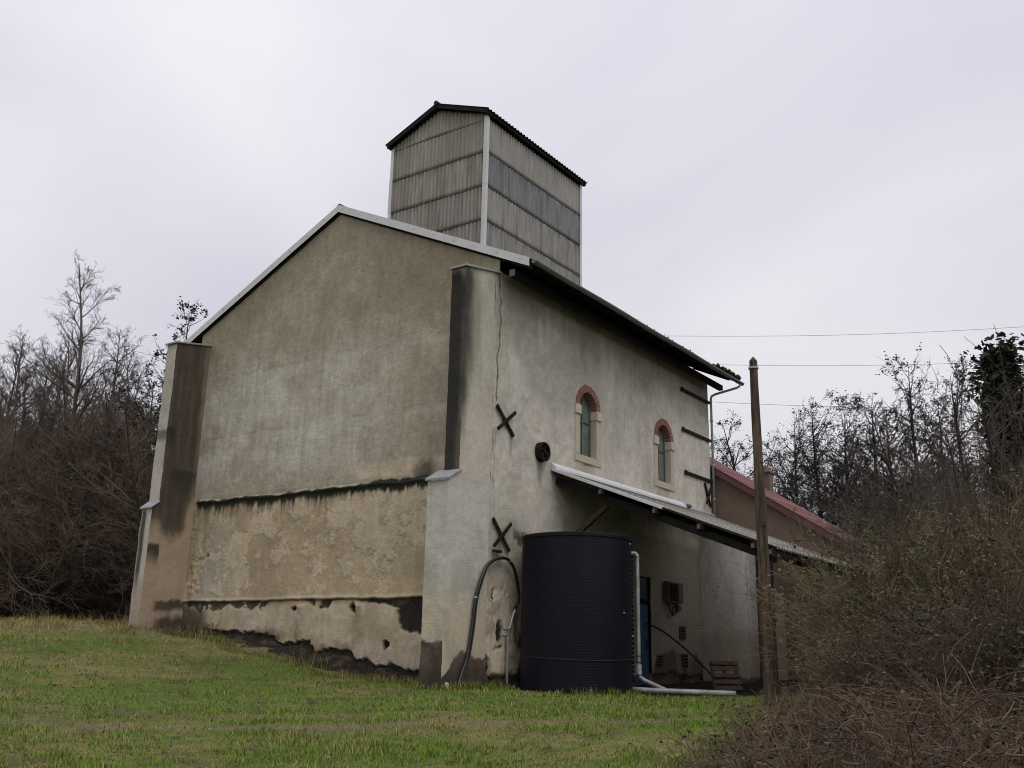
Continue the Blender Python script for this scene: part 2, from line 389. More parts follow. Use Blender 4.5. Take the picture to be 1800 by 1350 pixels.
def g_col(y, z):
    m = gable_masks(y, z)
    c = np.ones(y.shape+(3,))*np.array([.362, .325, .252])
    a = fbm(y, z, .35, 4, seed=50); b = fbm(y, z*.35, 2.2, 4, seed=51); s_ = fbm(y*3.0, z*.22, 2.4, 4, seed=52)
    c = mixc(c, (.300, .266, .200), ss(.42, .66, a)*.7)
    greyz = ss(5.1, 6.3, z)*ss(9.6, 8.3, z)*ss(2.6, 5.5, y)
    c = mixc(c, (.45, .42, .36), greyz*np.clip(.30+.7*ss(.35, .65, fbm(y*.5, z, 1.6, 5, seed=51)), 0, 1))
    c = mixc(c, (.50, .48, .43), greyz*ss(.52, .68, fbm(y, z*1.6, .9, 5, .6, seed=49))*.6)
    c = mixc(c, (.28, .24, .172), ss(.46, .74, s_)*.34*ss(5.2, 6.2, z))                       # rain streaks
    c = mixc(c, (.215, .184, .128), ss(2.4, .3, roof_under(y)-z+(a-.5)*2.5)*.75)                # darker brown towards the verge
    c = mixc(c, (.205, .178, .125), blob(y, z, 3.5, 10.3, 2.4, .9, .6, 1.2, .8, 53)*.55)
    for jz in (6.98, 8.9):
        wob = jz + (fbm(y, y*0, .8, 3, seed=54)-.5)*.25
        c = mixc(c, (.46, .43, .37), np.exp(-((z-wob+.16)/.14)**2)*.30*ss(10.5, 8, y))
        c = mixc(c, (.22, .19, .145), np.exp(-((z-wob)/.035)**2)*.40*ss(.4, .6, fbm(y, z, 1.5, 3, seed=48)))
    c = mixc(c, (.50, .41, .30), blob(y, z, 3.0, 5.42, 1.5, .22, .25, .9, 1.6, 55)*.75)
    mid = ss(5.05, 4.95, z)
    base = np.array([.40, .322, .215])
    cm = np.ones_like(c)*base
    cm = mixc(cm, (.325, .258, .170), ss(.4, .65, fbm(y, z, .6, 4, seed=56))*.8)
    cm = mixc(cm, (.355, .33, .265), blob(y, z, 2.9, 4.2, .9, .75, .5, .9, 1, 57)*.75)
    cm = mixc(cm, (.365, .335, .275), blob(y, z, 10.2, 3.0, .75, 1.1, .5, .7, 1, 58)*.75)
    cm = mixc(cm, (.475, .395, .278), m['peel']*.9)
    cm = mixc(cm, (.235, .185, .125), ss(.012, .0, np.abs(fbm(y, z, 1.25, 7, .66, seed=32)-.5))*.25)
    cm = mixc(cm, (.26, .20, .14), blob(y, z, 11.0, 4.2, .55, .7, .4, .7, 1.5, 59)*.35)
    cm = mixc(cm, (.48, .39, .28), blob(y, z, 10.98, 3.2, .16, 1.4, .4, .9, 3, 60)*.7)
    cm = mixc(cm, (.53, .46, .355), ss(2.02, 1.9, z)*.55*ss(.3, .6, fbm(y, z, 1.2, 4, seed=61)))
    c = mixc(c, cm, mid)
    # black growth on and below the upper ledge
    dz = m['ledge']-z
    stre = fbm(y*5.5, z*.25, 2.0, 4, seed=62)
    c = mixc(c, (.022, .022, .018), ss(-.07, -.02, dz+(fbm(y, z, 6, 3, seed=63)-.5)*.13+.07*ss(5, 3, y))*ss(.36*stre+.07, .22*stre+.0, dz+(fbm(y*2, z, 7, 3, seed=69)-.5)*.12)*ss(2.0, 2.1, y)*ss(11.35, 11.2, y))
    c = mixc(c, (.030, .030, .022), ss(-.02, .02, dz)*ss(.05+1.3*stre**1.8, 0.0, dz-.05)*.8*ss(11.35, 11.2, y)*ss(3.5, 6.5, y))
    c = mixc(c, (.045, .05, .03), blob(y, z, 2.2, 5.25, .35, .30, .5, 1.2, 3, 64)*.8)
    c = mixc(c, (.06, .045, .034), m['black']*ss(5, 8, y)*.9)
    c = mixc(c, (.026, .023, .020), m['black']*ss(8, 5, y))
    c = mixc(c, (.06, .045, .032), np.exp(-((z-m['lz'])/.04)**2)*.75)
    c = mixc(c, (.16, .125, .09), m['pil']*.3)
    c = mixc(c, (.020, .017, .015), m['low']*.95)
    c = mixc(c, (.42, .40, .36), ss(.46, .52, fbm(y, y*0+3, .9, 3, seed=28))*ss(.13, .09, z-zplaster(y)-(fbm(y, z, 4.5, 5, .62, seed=29)-.5)*.30)*(1-m['low'])*.8)
    c = mixc(c, (.06, .05, .04), blob(y, z, 11.1, 1.45, .8, .5, .4, 1, 2, 65)*.85)
    c = mixc(c, (.05, .04, .03), ss(.55, .7, fbm(y, z, 1.8, 4, seed=66))*ss(1.4, 1.15, z-zplaster(y)*.6)*ss(zplaster(y)+.3, zplaster(y), z)*.7)
    c = mixc(c, (.018, .014, .012), m['hole'])
    f = .98+.18*ss(.25, .75, fbm(y, z, 1.3, 6, .62, seed=67)); f *= .93+.14*ss(.3, .7, fbm(y*1.5, z*.6, 5, 4, .6, seed=68))
    return c*f[..., None]
us = np.linspace(0, WID, 480); vs_ = np.arange(-.1, 13.5, .025)
v, q, c = grid(us, vs_, lambda y, z, d: np.stack([-d, y, z], -1), g_disp, g_col, lambda y, z: z < roof_under(y)+.07)
q = q[:, ::-1]
obj('gable_wall', mesh_np('gable_wall', v, q, col=c, smooth=False), m_plaster, bld)

# ---- long side wall (plane Y = 0, seen from -Y)
CRACK = np.array([(-.02,10.05),(.03,9.9),(-.01,9.62),(.07,9.35),(.0,9.15),(.11,8.9),(.05,8.75),(.06,8.2),(-.03,7.95),(.03,7.6),(-.02,7.25),(-.05,6.8)])
CRACK2 = np.array([(-.16,6.1),(-.12,5.6),(-.05,5.3),(-.09,4.9),(-.04,4.6)])
def pdist(x, z, P):
    dm = np.full(x.shape, 9.)
    for a, b in zip(P[:-1], P[1:]):
        ab = b-a; t = np.clip(((x-a[0])*ab[0]+(z-a[1])*ab[1])/(ab@ab), 0, 1)
        dm = np.minimum(dm, np.hypot(x-a[0]-t*ab[0], z-a[1]-t*ab[1]))
    return dm
def s_masks(x, z):
    m = {}
    near = (x < .6)
    dc = np.full(x.shape, 9.); dc2 = np.full(x.shape, 9.)
    if near.any():
        xn = x + (fbm(x*0, z, 7, 3, seed=70)-.5)*.07
        dc = np.where(near, pdist(xn, z, CRACK), 9.); dc2 = np.where(near, pdist(xn, z, CRACK2), 9.)
    wdt = .018 + .035*ss(.5, .75, fbm(x*0, z, 2.5, 3, seed=71))
    m['crack'] = np.maximum(ss(wdt+.008, wdt, dc), .7*ss(.012, .004, dc2))
    lowz = .62 + (fbm(x, x*0, 1.5, 4, seed=72)-.5)*.8 + .40*np.exp(-((x+.55)/.55)**2) - .5*ss(.0, .35, x)*ss(.9, .3, x)
    m['rub'] = ss(.03, -.03, z-lowz)*ss(-1.45, -1.2, x)*ss(.10, .0, x) + ss(.05, -.05, z-(.18+.25*fbm(x, x*0, 2, 3, seed=73)))*ss(.0, .1, x)
    m['rub'] = np.clip(m['rub'], 0, 1)
    p = fbm(x, z, 1.0, 5, .55, seed=74)
    m['peel'] = ss(.515, .522, fbm(x, z, 1.7, 7, .64, seed=74)+.07*np.exp(-((z-1.7)/.9)**2)-.03)*ss(2.8, 2.3, z)*ss(1.3, 1.1, x)
    m['mould'] = np.clip(ss(.45, .6, fbm(x, z*.6, 2.4, 5, .6, seed=75)+.25*ss(.45, 1.0, x)-.12)*ss(.45, .9, x)*ss(2.3, 1.3, z)*ss(1.6, 1.2, x)
               + ss(.6, .68, fbm(x, z, 5, 4, seed=81)+.14*np.exp(-((z-3.5)/.25)**2)*ss(.7, .9, x)*ss(2.2, 1.9, x)-.05)*ss(.7, .9, x)*ss(2.2, 1.9, x)*np.exp(-((z-3.5)/.3)**2), 0, 1)
    m['hole'] = np.maximum(blob(x, z, .40, 1.30, .15, .27, .25, 1.0, 5, 76), blob(x, z, .02, 2.15, .05, .10, .3, .8, 6, 77))
    m['hole'] = np.maximum(m['hole'], np.exp(-((z-.92-.12*(x-.2))/.045)**2)*ss(.05, .2, x)*ss(.8, .6, x)*ss(.45, .6, fbm(x, z, 4, 3, seed=78)))
    m['moss'] = ss(.5, .72, fbm(x, z, .5, 4, seed=79)+.12*ss(7, 9.5, z)-.04)
    return m
def s_disp(x, z):
    m = s_masks(x, z)
    d = rel(x, z, 3)*1.1 + (fbm(x, z, 3.2, 3, seed=80)-.5)*.016*ss(3, -.5, x)
    return d - .05*m['crack'] - m['rub']*(.03+.09*fbm(x, z, 6, 4, seed=82)) - m['peel']*.014 - m['hole']*.09
def s_col(x, z):
    m = s_masks(x, z)
    a = fbm(x, z, .3, 4, seed=84); b = fbm(x, z, 1.1, 5, seed=85); st = fbm(x*2.6, z*.25, 2, 4, seed=86)
    c = np.ones(x.shape+(3,))*np.array([.53, .498, .43])
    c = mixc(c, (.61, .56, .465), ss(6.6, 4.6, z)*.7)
    c = mixc(c, (.40, .375, .325), ss(.42, .66, a)*.6)
    c = mixc(c, (.58, .54, .48), ss(.5, .7, b)*.35)
    c = mixc(c, (.40, .36, .29), ss(.52, .66, fbm(x, z, 2.6, 5, .62, seed=83))*.35)
    c = mixc(c, (.28, .275, .215), m['moss']*.5)
    c = mixc(c, (.35, .325, .27), ss(.48, .7, st)*.30*ss(4, 6, z))
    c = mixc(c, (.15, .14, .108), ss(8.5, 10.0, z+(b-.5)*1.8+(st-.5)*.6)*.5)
    c = mixc(c, (.43, .355, .255), np.clip(ss(3.6, 2.2, z)*ss(1.6, .2, x)*(.55+.7*ss(.4, .6, b)), 0, 1))
    for cx in WIN:
        c = mixc(c, (.36, .30, .21), blob(x, z, cx, 5.72, .5, .22, .4, .9, 3, 87)*.7)
        c = mixc(c, (.05, .045, .035), blob(x, z, cx, 5.92, .45, .035, .5, 1.2, 6, 88)*.7)
    c = mixc(c, (.61, .54, .425), m['peel']*.95)
    c = mixc(c, (.20, .16, .11), blob(x, z, .95, 3.55, .9, .25, .5, 1.2, 2.5, 89)*.35)
    c = mixc(c, (.13, .11, .085), blob(x, z, .25, 3.15, .12, .30, .5, .9, 3, 90)*.5+blob(x, z, 1.94, 5.45, .12, .36, .6, .9, 3, 90)*.55+blob(x, z, .62, 5.8, .06, .3, .6, .9, 3, 90)*.4+blob(x, z, -.07, 5.8, .06, .3, .6, .9, 3, 90)*.4)
    rub = mixc(np.ones_like(c)*np.array([.075, .055, .047]), (.21, .15, .12), ss(.50, .64, fbm(x, z, 5, 4, .6, seed=91)))
    rub = mixc(rub, (.028, .022, .019), ss(.55, .66, fbm(x, z, 4, 4, .6, seed=97))); rub = mixc(rub, (.42, .36, .28), ss(.62, .66, fbm(x, z, 2.6, 4, .6, seed=98)))
    c = mixc(c, rub, m['rub'])
    c = mixc(c, (.035, .033, .026), m['mould']*.9)
    c = mixc(c, (.035, .023, .018), m['hole'])
    f = .97+.14*ss(.25, .75, fbm(x, z, 1.2, 6, .62, seed=95)); f *= .94+.12*ss(.3, .7, fbm(x, z, 5, 4, .6, seed=96)); c = c*f[..., None]
    c = mixc(c, (.025, .022, .02), m['crack'])
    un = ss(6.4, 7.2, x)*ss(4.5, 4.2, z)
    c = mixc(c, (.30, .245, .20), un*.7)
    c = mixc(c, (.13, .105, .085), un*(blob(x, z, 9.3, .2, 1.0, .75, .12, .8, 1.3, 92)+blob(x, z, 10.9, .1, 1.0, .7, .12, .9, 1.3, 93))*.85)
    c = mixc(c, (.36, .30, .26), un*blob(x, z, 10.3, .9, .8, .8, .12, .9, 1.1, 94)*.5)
    return c
def s_keep(x, z):
    k = z < 10.25
    for cx in WIN:
        k &= ~((abs(x-cx) < .50) & (z > 6.05) & (z < 7.56)) & ~((np.hypot(x-cx, z-7.56) < .55) & (z >= 7.56))
    k &= ~((x > 7.09) & (x < 8.01) & (z < 3.10))
    return k
us = np.r_[np.arange(-.2, .24, .011), np.arange(.24, LEN+.001, .035)]; us[-1] = LEN; vs_ = np.arange(-.4, 10.3, .035)
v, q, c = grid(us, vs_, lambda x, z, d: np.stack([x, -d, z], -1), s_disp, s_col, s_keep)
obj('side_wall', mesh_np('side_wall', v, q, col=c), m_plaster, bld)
# far gable wall, far side wall and a ceiling so that the house is closed
mb = MB()
mb.add([(LEN,0,-.4),(LEN,WID,-.4),(LEN,WID,10.5),(LEN,RY,13.3),(LEN,0,10.5)], [(0,1,2,3,4)])
mb.add([(0,WID,-.4),(LEN,WID,-.4),(LEN,WID,10.5),(0,WID,10.5)], [(3,2,1,0)])
m_back = mat('back_render', (.30, .27, .22), .95, .2, 2.0, .5, 30)
mb.build('back_wall', m_back, bld)

# ---- buttresses
def buttress(y0, y1, xu, xl, yl1, zu0, zu1, zl0, zl1, ucol, name='buttress'):
    """projects from the gable towards -X; y0..y1 thickness, upper front at xu, lower front at xl"""
    ps = []
    st = .04
    def fr(x, ya, yb, za, zb):
        return grid(np.arange(ya, yb+st*.9, (yb-ya)/max(2, round((yb-ya)/st))), np.arange(za, zb+st*.5, (zb-za)/round((zb-za)/st)),
             lambda y, z, d: np.stack([x-d, y, z], -1), lambda y, z: rel(y, z, 5)*ss(0, .1, y-ya)*ss(0, .1, yb-y), lambda y, z: ucol('f', y*0+x, y, z))
    def sd(y, xa, xb, za, zt0, zt1, sgn):
        us = np.linspace(xa, xb, max(3, int((xb-xa)/st))); n = int((zt1-za)/st)
        U, T = np.meshgrid(us, np.linspace(0, 1, n), indexing='ij')
        Z = za + T*((zt0 + (zt1-zt0)*(U-xa)/(xb-xa))-za)
        d = rel(U, Z, 6)*ss(0, .1, U-xa)*ss(0, .1, xb-U)
        P = np.stack([U, y+sgn*d, Z], -1); C = ucol('s' if sgn < 0 else 'b', U, U*0+y, Z)
        i = np.arange(U.size).reshape(U.shape); q = np.stack([i[:-1,:-1], i[1:,:-1], i[1:,1:], i[:-1,1:]], -1).reshape(-1, 4)
        if sgn > 0: q = q[:, ::-1]
        return P.reshape(-1, 3), q, C.reshape(-1, 3)
    f1 = fr(xu, y0, y1, zl1-.05, zu0); f1 = (f1[0], f1[1][:, ::-1], f1[2]); ps.append(f1)
    f2 = fr(xl, y0, yl1, -.3, zl0); f2 = (f2[0], f2[1][:, ::-1], f2[2]); ps.append(f2)
    ps.append(sd(y0, xu, -.005 if y0 > 5 else -.2, zl1-.05, zu0, zu1, -1)); ps.append(sd(y1, xu, .0, zl1-.05, zu0, zu1, 1))
    ps.append(sd(y0, xl, xu, -.3, zl0, zl1, -1)); ps.append(sd(yl1, xl, 0, -.3, zl0, zl1, 1))
    ps.append(sd(y0, xu, -.005 if y0 > 5 else -.2, -.3, zl1-.05, zl1-.049, -1))
    V, Qn, C = join(ps)
    V = V + np.stack([fbm(V[:, 1]*2+V[:, 0], V[:, 2], 2.2, 4, .6, seed=170+k_)-.5 for k_ in range(3)], -1)*np.array([.045, .03, 0])*ss(zu0, zu0-.3, V[:, 2])[:, None]*np.where(V[:, :1] > -.25, 0, 1)
    b = obj(name, mesh_np(name, V, Qn, col=C), m_plaster, bld)
    k = MB()
    t = .055
    def slab(xa, xb, ya, yb, za, zb):
        k.hexa([(xa,ya,za),(xb,ya,zb),(xb,yb,zb),(xa,yb,za),(xa,ya,za+t),(xb,ya,zb+t),(xb,yb,zb+t),(xa,yb,za+t)])
    slab(xu-.07, -.01, y0-.05, y1+.05, zu0, zu1); k.build('coping', m_cap, b, .008)
    k = MB(); slab(xl-.06, xu+.02 if y0 > 5 else xu+.06, y0-.05, yl1+.05, zl0, zl1); k.build('coping', m_cap, b, .008)
    return b
def near_col(face, x, y, z):
    c = np.ones(x.shape+(3,))*np.array([.47, .44, .37])
    a = fbm(x+y, z, .9, 4, seed=100); n = fbm((x-y)*3, z*.5, 1.4, 4, seed=101)
    c = mixc(c, (.38, .35, .28), ss(.4, .65, a)*.7)
    lo = ss(4.75, 4.6, z)
    if face == 'f':
        c = mixc(c, (.085, .078, .060), (1-lo)*ss(5.4, 7.0, z+(n-.5)*.8)*ss(10.0, 9.5, z+(a-.5)*.8)*.9)
        st = ss(1.02, .62, ss(.0, .45, .45-y)*.85 + (n-.5)*.5 + .30*ss(9.2, 10, z))
        c = mixc(c, (.020, .020, .018), st*(1-lo)*ss(9.95, 9.6, z+(n-.5)*.6)*.97)
        c = mixc(c, (.19, .16, .10), (1-lo)*ss(6.6, 5.2, z)*ss(.24, .05, y)*.85)
        c = mixc(c, (.045, .042, .036), (1-lo)*ss(9.8, 9.2, z)*.45)
    elif face == 's':
        e = x+1.396
        c = mixc(c, (.54, .485, .41), ss(7.2, 5.8, z)*(1-lo)*.7)
        c = mixc(c, (.20, .19, .13), (1-lo)*ss(.85, .25, e+(n-.5)*.6)*ss(6.3, 7.6, z)*.75)
        c = mixc(c, (.045, .043, .036), (1-lo)*ss(.44, .06, e+(n-.5)*.34)*ss(4.8, 6.8, z+(a-.5)*1.5)*ss(10.0, 9.5, z+(n-.5)*.8)*.95)
    else:
        c = mixc(c, (.06, .055, .045), ss(4.6, 5.6, z)*.8)
    c = mixc(c, (.50, .50, .445), lo*.75*ss(1.4, 2.6, z))
    c = mixc(c, (.54, .455, .33), lo*ss(2.9, 1.2, z)*.8)
    c = mixc(c, (.33, .315, .26), lo*ss(.5, .68, fbm(x+y, z*.5, 2.2, 4, seed=104))*.5)
    zb = 1.02 + (fbm(x*0+y, y*0+x, 4, 3, seed=102)-.5)*.25
    rb = mixc(np.ones_like(c)*np.array([.115, .085, .070]), (.070, .052, .045), ss(.42, .62, fbm(x+y, z, 3.5, 5, .6, seed=105))); rb = mixc(rb, (.04, .038, .03), ss(.75, .2, z+(n-.5)*.6)*.8)
    if face == 'f': c = mixc(c, rb, (lo*ss(.02, -.02, z-zb)))
    if face == 's':
        zb2 = .25 + .5*ss(-1.75, -1.2, x) + (fbm(x, x*0, 5, 3, seed=103)-.5)*.3
        c = mixc(c, rb*1.1, lo*ss(.02, -.02, z-zb2))
    return c
buttress(0.0, .447, -1.396, -1.77, .61, 9.88, 10.16, 4.58, 4.86, near_col)
def far_col(face, x, y, z):
    n = fbm(x*2+y, z*.7, 1.6, 5, seed=110); a = fbm(x+y, z, 1.0, 4, seed=111); v = fbm((x+y)*4, z*.3, 2, 4, seed=112)
    c = np.ones(x.shape+(3,))*np.array([.37, .285, .205])
    if face == 's':
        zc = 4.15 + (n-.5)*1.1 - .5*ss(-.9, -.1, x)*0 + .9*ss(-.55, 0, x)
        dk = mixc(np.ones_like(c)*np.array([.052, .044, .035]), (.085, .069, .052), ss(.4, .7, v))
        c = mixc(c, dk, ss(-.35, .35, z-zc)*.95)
        c = mixc(c, (.24, .19, .14), ss(-.26, -.06, x+(n-.5)*.25)*ss(4.5, 5.5, z)*.7)
        c = mixc(c, (.028, .026, .022), ss(6.0, 5.95, z+(n-.5)*.12)*ss(5.0, 5.9, z+(v-.5)*1.3)*ss(-1.02, -.9, x+(n-.5)*.2)*.7*ss(.02, -.1, x))
        c = mixc(c, (.025, .024, .02), ss(7.28, 7.2, z)*ss(6.4, 7.1, z)*ss(-.95, -1.0, x)*.8)
        c = mixc(c, (.022, .021, .018), ss(3.72, 3.66, z)*ss(3.0, 3.6, z+.3*(x+1.47))*ss(-1.05, -1.1, x)*.9)
        c = mixc(c, (.40, .31, .23), blob(x, z, -.62, 2.75, .38, .62, .15, .8, 2, 113)*.8)
        c = mixc(c, (.05, .042, .034), ss(2.15, 2.05, z+(n-.5)*.3)*ss(1.75, 1.95, z+(a-.5)*.4)*ss(-1.15, -.9, x)*.9)
        c = mixc(c, (.035, .03, .024), ss(1.75, 1.5, z+(n-.5)*.5)*ss(-1.15, -.7, x)*.85)
        c = mixc(c, (.37, .29, .21), ss(2.0, 1.5, z)*ss(-1.0, -1.3, x)*.6)
    elif face == 'f':
        c = np.ones_like(c)*np.array([.46, .43, .37])
        c = mixc(c, (.36, .33, .27), ss(.45, .65, a)*.6)
        c = mixc(c, (.35, .24, .185), ss(3, 1.4, z)*.7)
        c = mixc(c, (.035, .033, .028), ss(11.62, 11.72, y+(n-.5)*.08)*ss(11.9, 11.84, y)*ss(4.8, 4.6, z)*ss(2.0, 3.0, z)*.9)
        c = mixc(c, (.06, .055, .045), ss(7.15, 7.05, z+(n-.5)*.25)*ss(6.7, 6.95, z)*.7)
    return c
buttress(11.43, 11.90, -1.265, -1.47, 11.90, 9.86, 10.09, 4.70, 4.92, far_col)

# ---- main roof
rf_mb = MB()
def corr_slope(y_e, z_e, y_r, z_r, x0, x1, pitch=.177, amp=.025, th=.012, cut=None):
    n = int((x1-x0)/pitch*8); xs = np.linspace(x0, x1, n+1); w_ = np.cos((xs-x0)/pitch*2*math.pi)*amp
    nrm = np.array([-(z_r-z_e), (y_r-y_e)]); nrm = nrm/np.linalg.norm(nrm)
    if nrm[1] < 0: nrm = -nrm
    V = []
    for off in (0, -th):
        for (yy, zz) in ((y_e, z_e), (y_r, z_r)):
            V.append(np.stack([xs, yy+(w_+off)*nrm[0], zz+(w_+off)*nrm[1]], -1))
    a = np.arange(n); m = n+1
    Q = np.concatenate([np.stack([a, a+1, a+1+m, a+m], -1), np.stack([a+2*m, a+3*m, a+1+3*m, a+1+2*m], -1),
        np.stack([a, a+2*m, a+1+2*m, a+1], -1), np.stack([a+m, a+1+m, a+1+3*m, a+3*m], -1)])
    return np.concatenate(V), Q
zt = lambda y: 13.53 - SL*abs(y-RY)
v, q = corr_slope(-1.14, zt(-1.14), RY, zt(RY), -.10, 13.02)
roof = obj('roof', mesh_np('roof', v, q, smooth=False), m_croof, bld)
v, q = corr_slope(13.0, zt(13.0), RY, zt(RY), -.10, 13.02)
obj('roof_sheet', mesh_np('roof_sheet', v, q), m_croof, roof)
MB().tube([(-.12, RY, 13.53), (13.02, RY, 13.53)], .10, 10).build('ridge_cap', m_croof, roof)
# verge flashing: separate folded pieces, butted with a small lap
def flash_piece(ya, yb, lift):
    za, zb = 13.36-SL*abs(ya-RY), 13.36-SL*abs(yb-RY); h = .225; x0 = -.135-lift; x1 = .08
    k = MB(); t = .006
    k.hexa([(x0,ya,za),(x0+t,ya,za),(x0+t,yb,zb),(x0,yb,zb),(x0,ya,za+h),(x0+t,ya,za+h),(x0+t,yb,zb+h),(x0,yb,zb+h)])
    k.hexa([(x0,ya,za+h),(x1,ya,za+h),(x1,yb,zb+h),(x0,yb,zb+h),(x0,ya,za+h+t),(x1,ya,za+h+t),(x1,yb,zb+h+t),(x0,yb,zb+h+t)])
    k.build('verge_flashing', m_paint, roof)
ys = [RY, 4.55, 3.05, 1.55, .05, -.98]
for i, (a, b) in enumerate(zip(ys[:-1], ys[1:])): flash_piece(a+.03 if i else a, b, .003*(i % 2))
ys = [RY, 7.4, 8.9, 10.4, 11.9, 12.95]
for i, (a, b) in enumerate(zip(ys[:-1], ys[1:])): flash_piece(a-.03 if i else a, b, .003*(i % 2))
k = MB()
for y in np.arange(-.7, 12.7, .72):
    z = 13.36-SL*abs(y-RY)+.12; k.tube([(-.150, y, z), (-.128, y, z)], .011, 6)
k.build('flashing_screws', m_gutter, roof)['kind'] = 'stuff'
# closing strip behind the flashing, under the sheets
k = MB()
for (ya, yb) in ((-1.0, RY), (RY, 12.95)):
    za, zb = zt(ya)-.10, zt(yb)-.10
    k.hexa([(-.06,ya,za-.12),(.02,ya,za-.12),(.02,yb,zb-.12),(-.06,yb,zb-.12),(-.06,ya,za),(.02,ya,za),(.02,yb,zb),(-.06,yb,zb)])
k.build('verge_rafter', m_dark, roof)
# rafters and purlins below the eaves
for x in np.arange(.5, 13, .9):
    MB().beam((x, -1.02, zt(-1.02)-.10), (x, .3, zt(.3)-.10), .08, .11).build('rafter', m_dark, roof)
MB().beam((-.06, -.42, 10.08), (12.86, -.42, 10.08), .15, .18).build('purlin', m_dark, roof)
MB().box((-.075, -.50, 9.99), (-.062, -.34, 10.17)).build('purlin_end', m_tipwood, roof)
MB().add([(-.0,-1.05,zt(-1.05)-.045),(13,-1.05,zt(-1.05)-.045),(13,.05,zt(.05)-.045),(0,.05,zt(.05)-.045)], [(0,3,2,1)]).build('soffit_boards', m_dark, roof)
# gutter
th = np.linspace(math.pi*1.0, math.pi*2.0, 9)
prof = [(math.cos(a)*.072, math.sin(a)*.072) for a in th]
xs = np.linspace(-.20, 13.02, 40); V = []
for x in xs:
    sag = -.008*math.sin(x*1.3)-.003*x
    V += [(x, -1.16+a, zt(-1.16)-.00+b+sag) for a, b in prof]
F = [(i*9+j, (i+1)*9+j, (i+1)*9+j+1, i*9+j+1) for i in range(39) for j in range(8)]
F += [tuple(range(9)), tuple(39*9+j for j in range(9))]
k = MB(); k.add(V, F); g = k.build('gutter', m_gutter, bld)
g.modifiers.new('thick', 'SOLIDIFY').thickness = .006
k = MB(); k.tube([(x, -1.16-.075, zt(-1.16)-.008*math.sin(x*1.3)-.003*x) for x in xs], .012, 6); k.build('gutter_bead', m_zincedge, g)
for x in np.arange(.9, 13, 1.3):
    pts = [(x, -1.16+a*1.08, zt(-1.16)+b*1.08-.008*math.sin(x*1.3)-.003*x) for a, b in prof]
    MB().tube(pts, .010, 4).build('gutter_bracket', m_gutter, g)
# downpipe at the far corner
zg = zt(-1.16)-.10
MB().tube([(12.80,-1.16,zg),(12.80,-1.14,zg-.07),(12.78,-1.05,zg-.12),(12.73,-.25,zg-.26),(12.718,-.11,zg-.32),(12.715,-.085,zg-.44),(12.715,-.085,5.62)], .042, 10).build('downpipe', m_dpipe, bld, smooth=True)
for z in (8.9, 7.3, 6.1): MB().tube([(12.715,-.085,z-.03),(12.715,-.085,z+.03)], .060, 10).build('pipe_collar', m_zincedge, bld)
# moss clump on the far end of the eave
rng = np.random.RandomState(5)
def clump(n, c, ext, r, mt, name, parent=None):
    k = MB()
    for i in range(n):
        p = np.array(c)+(rng.rand(3)-.5)*np.array(ext); s = r*(.5+rng.rand())
        V = [p+s*np.array(d)*(.7+.6*rng.rand()) for d in ((1,0,0),(-1,0,0),(0,1,0),(0,-1,0),(0,0,1),(0,0,-1))]
        k.add(V, [(0,2,4),(2,1,4),(1,3,4),(3,0,4),(2,0,5),(1,2,5),(3,1,5),(0,3,5)])
    return k.build(name, mt, parent)
clump(130, (11.9, -1.05, zt(-1.05)+.07), (1.9, .26, .10), .07, m_moss, 'moss', roof)['kind'] = 'stuff'
clump(60, (6.0, -1.06, zt(-1.06)+.045), (11.5, .14, .02), .022, m_moss, 'moss', roof)['kind'] = 'stuff'

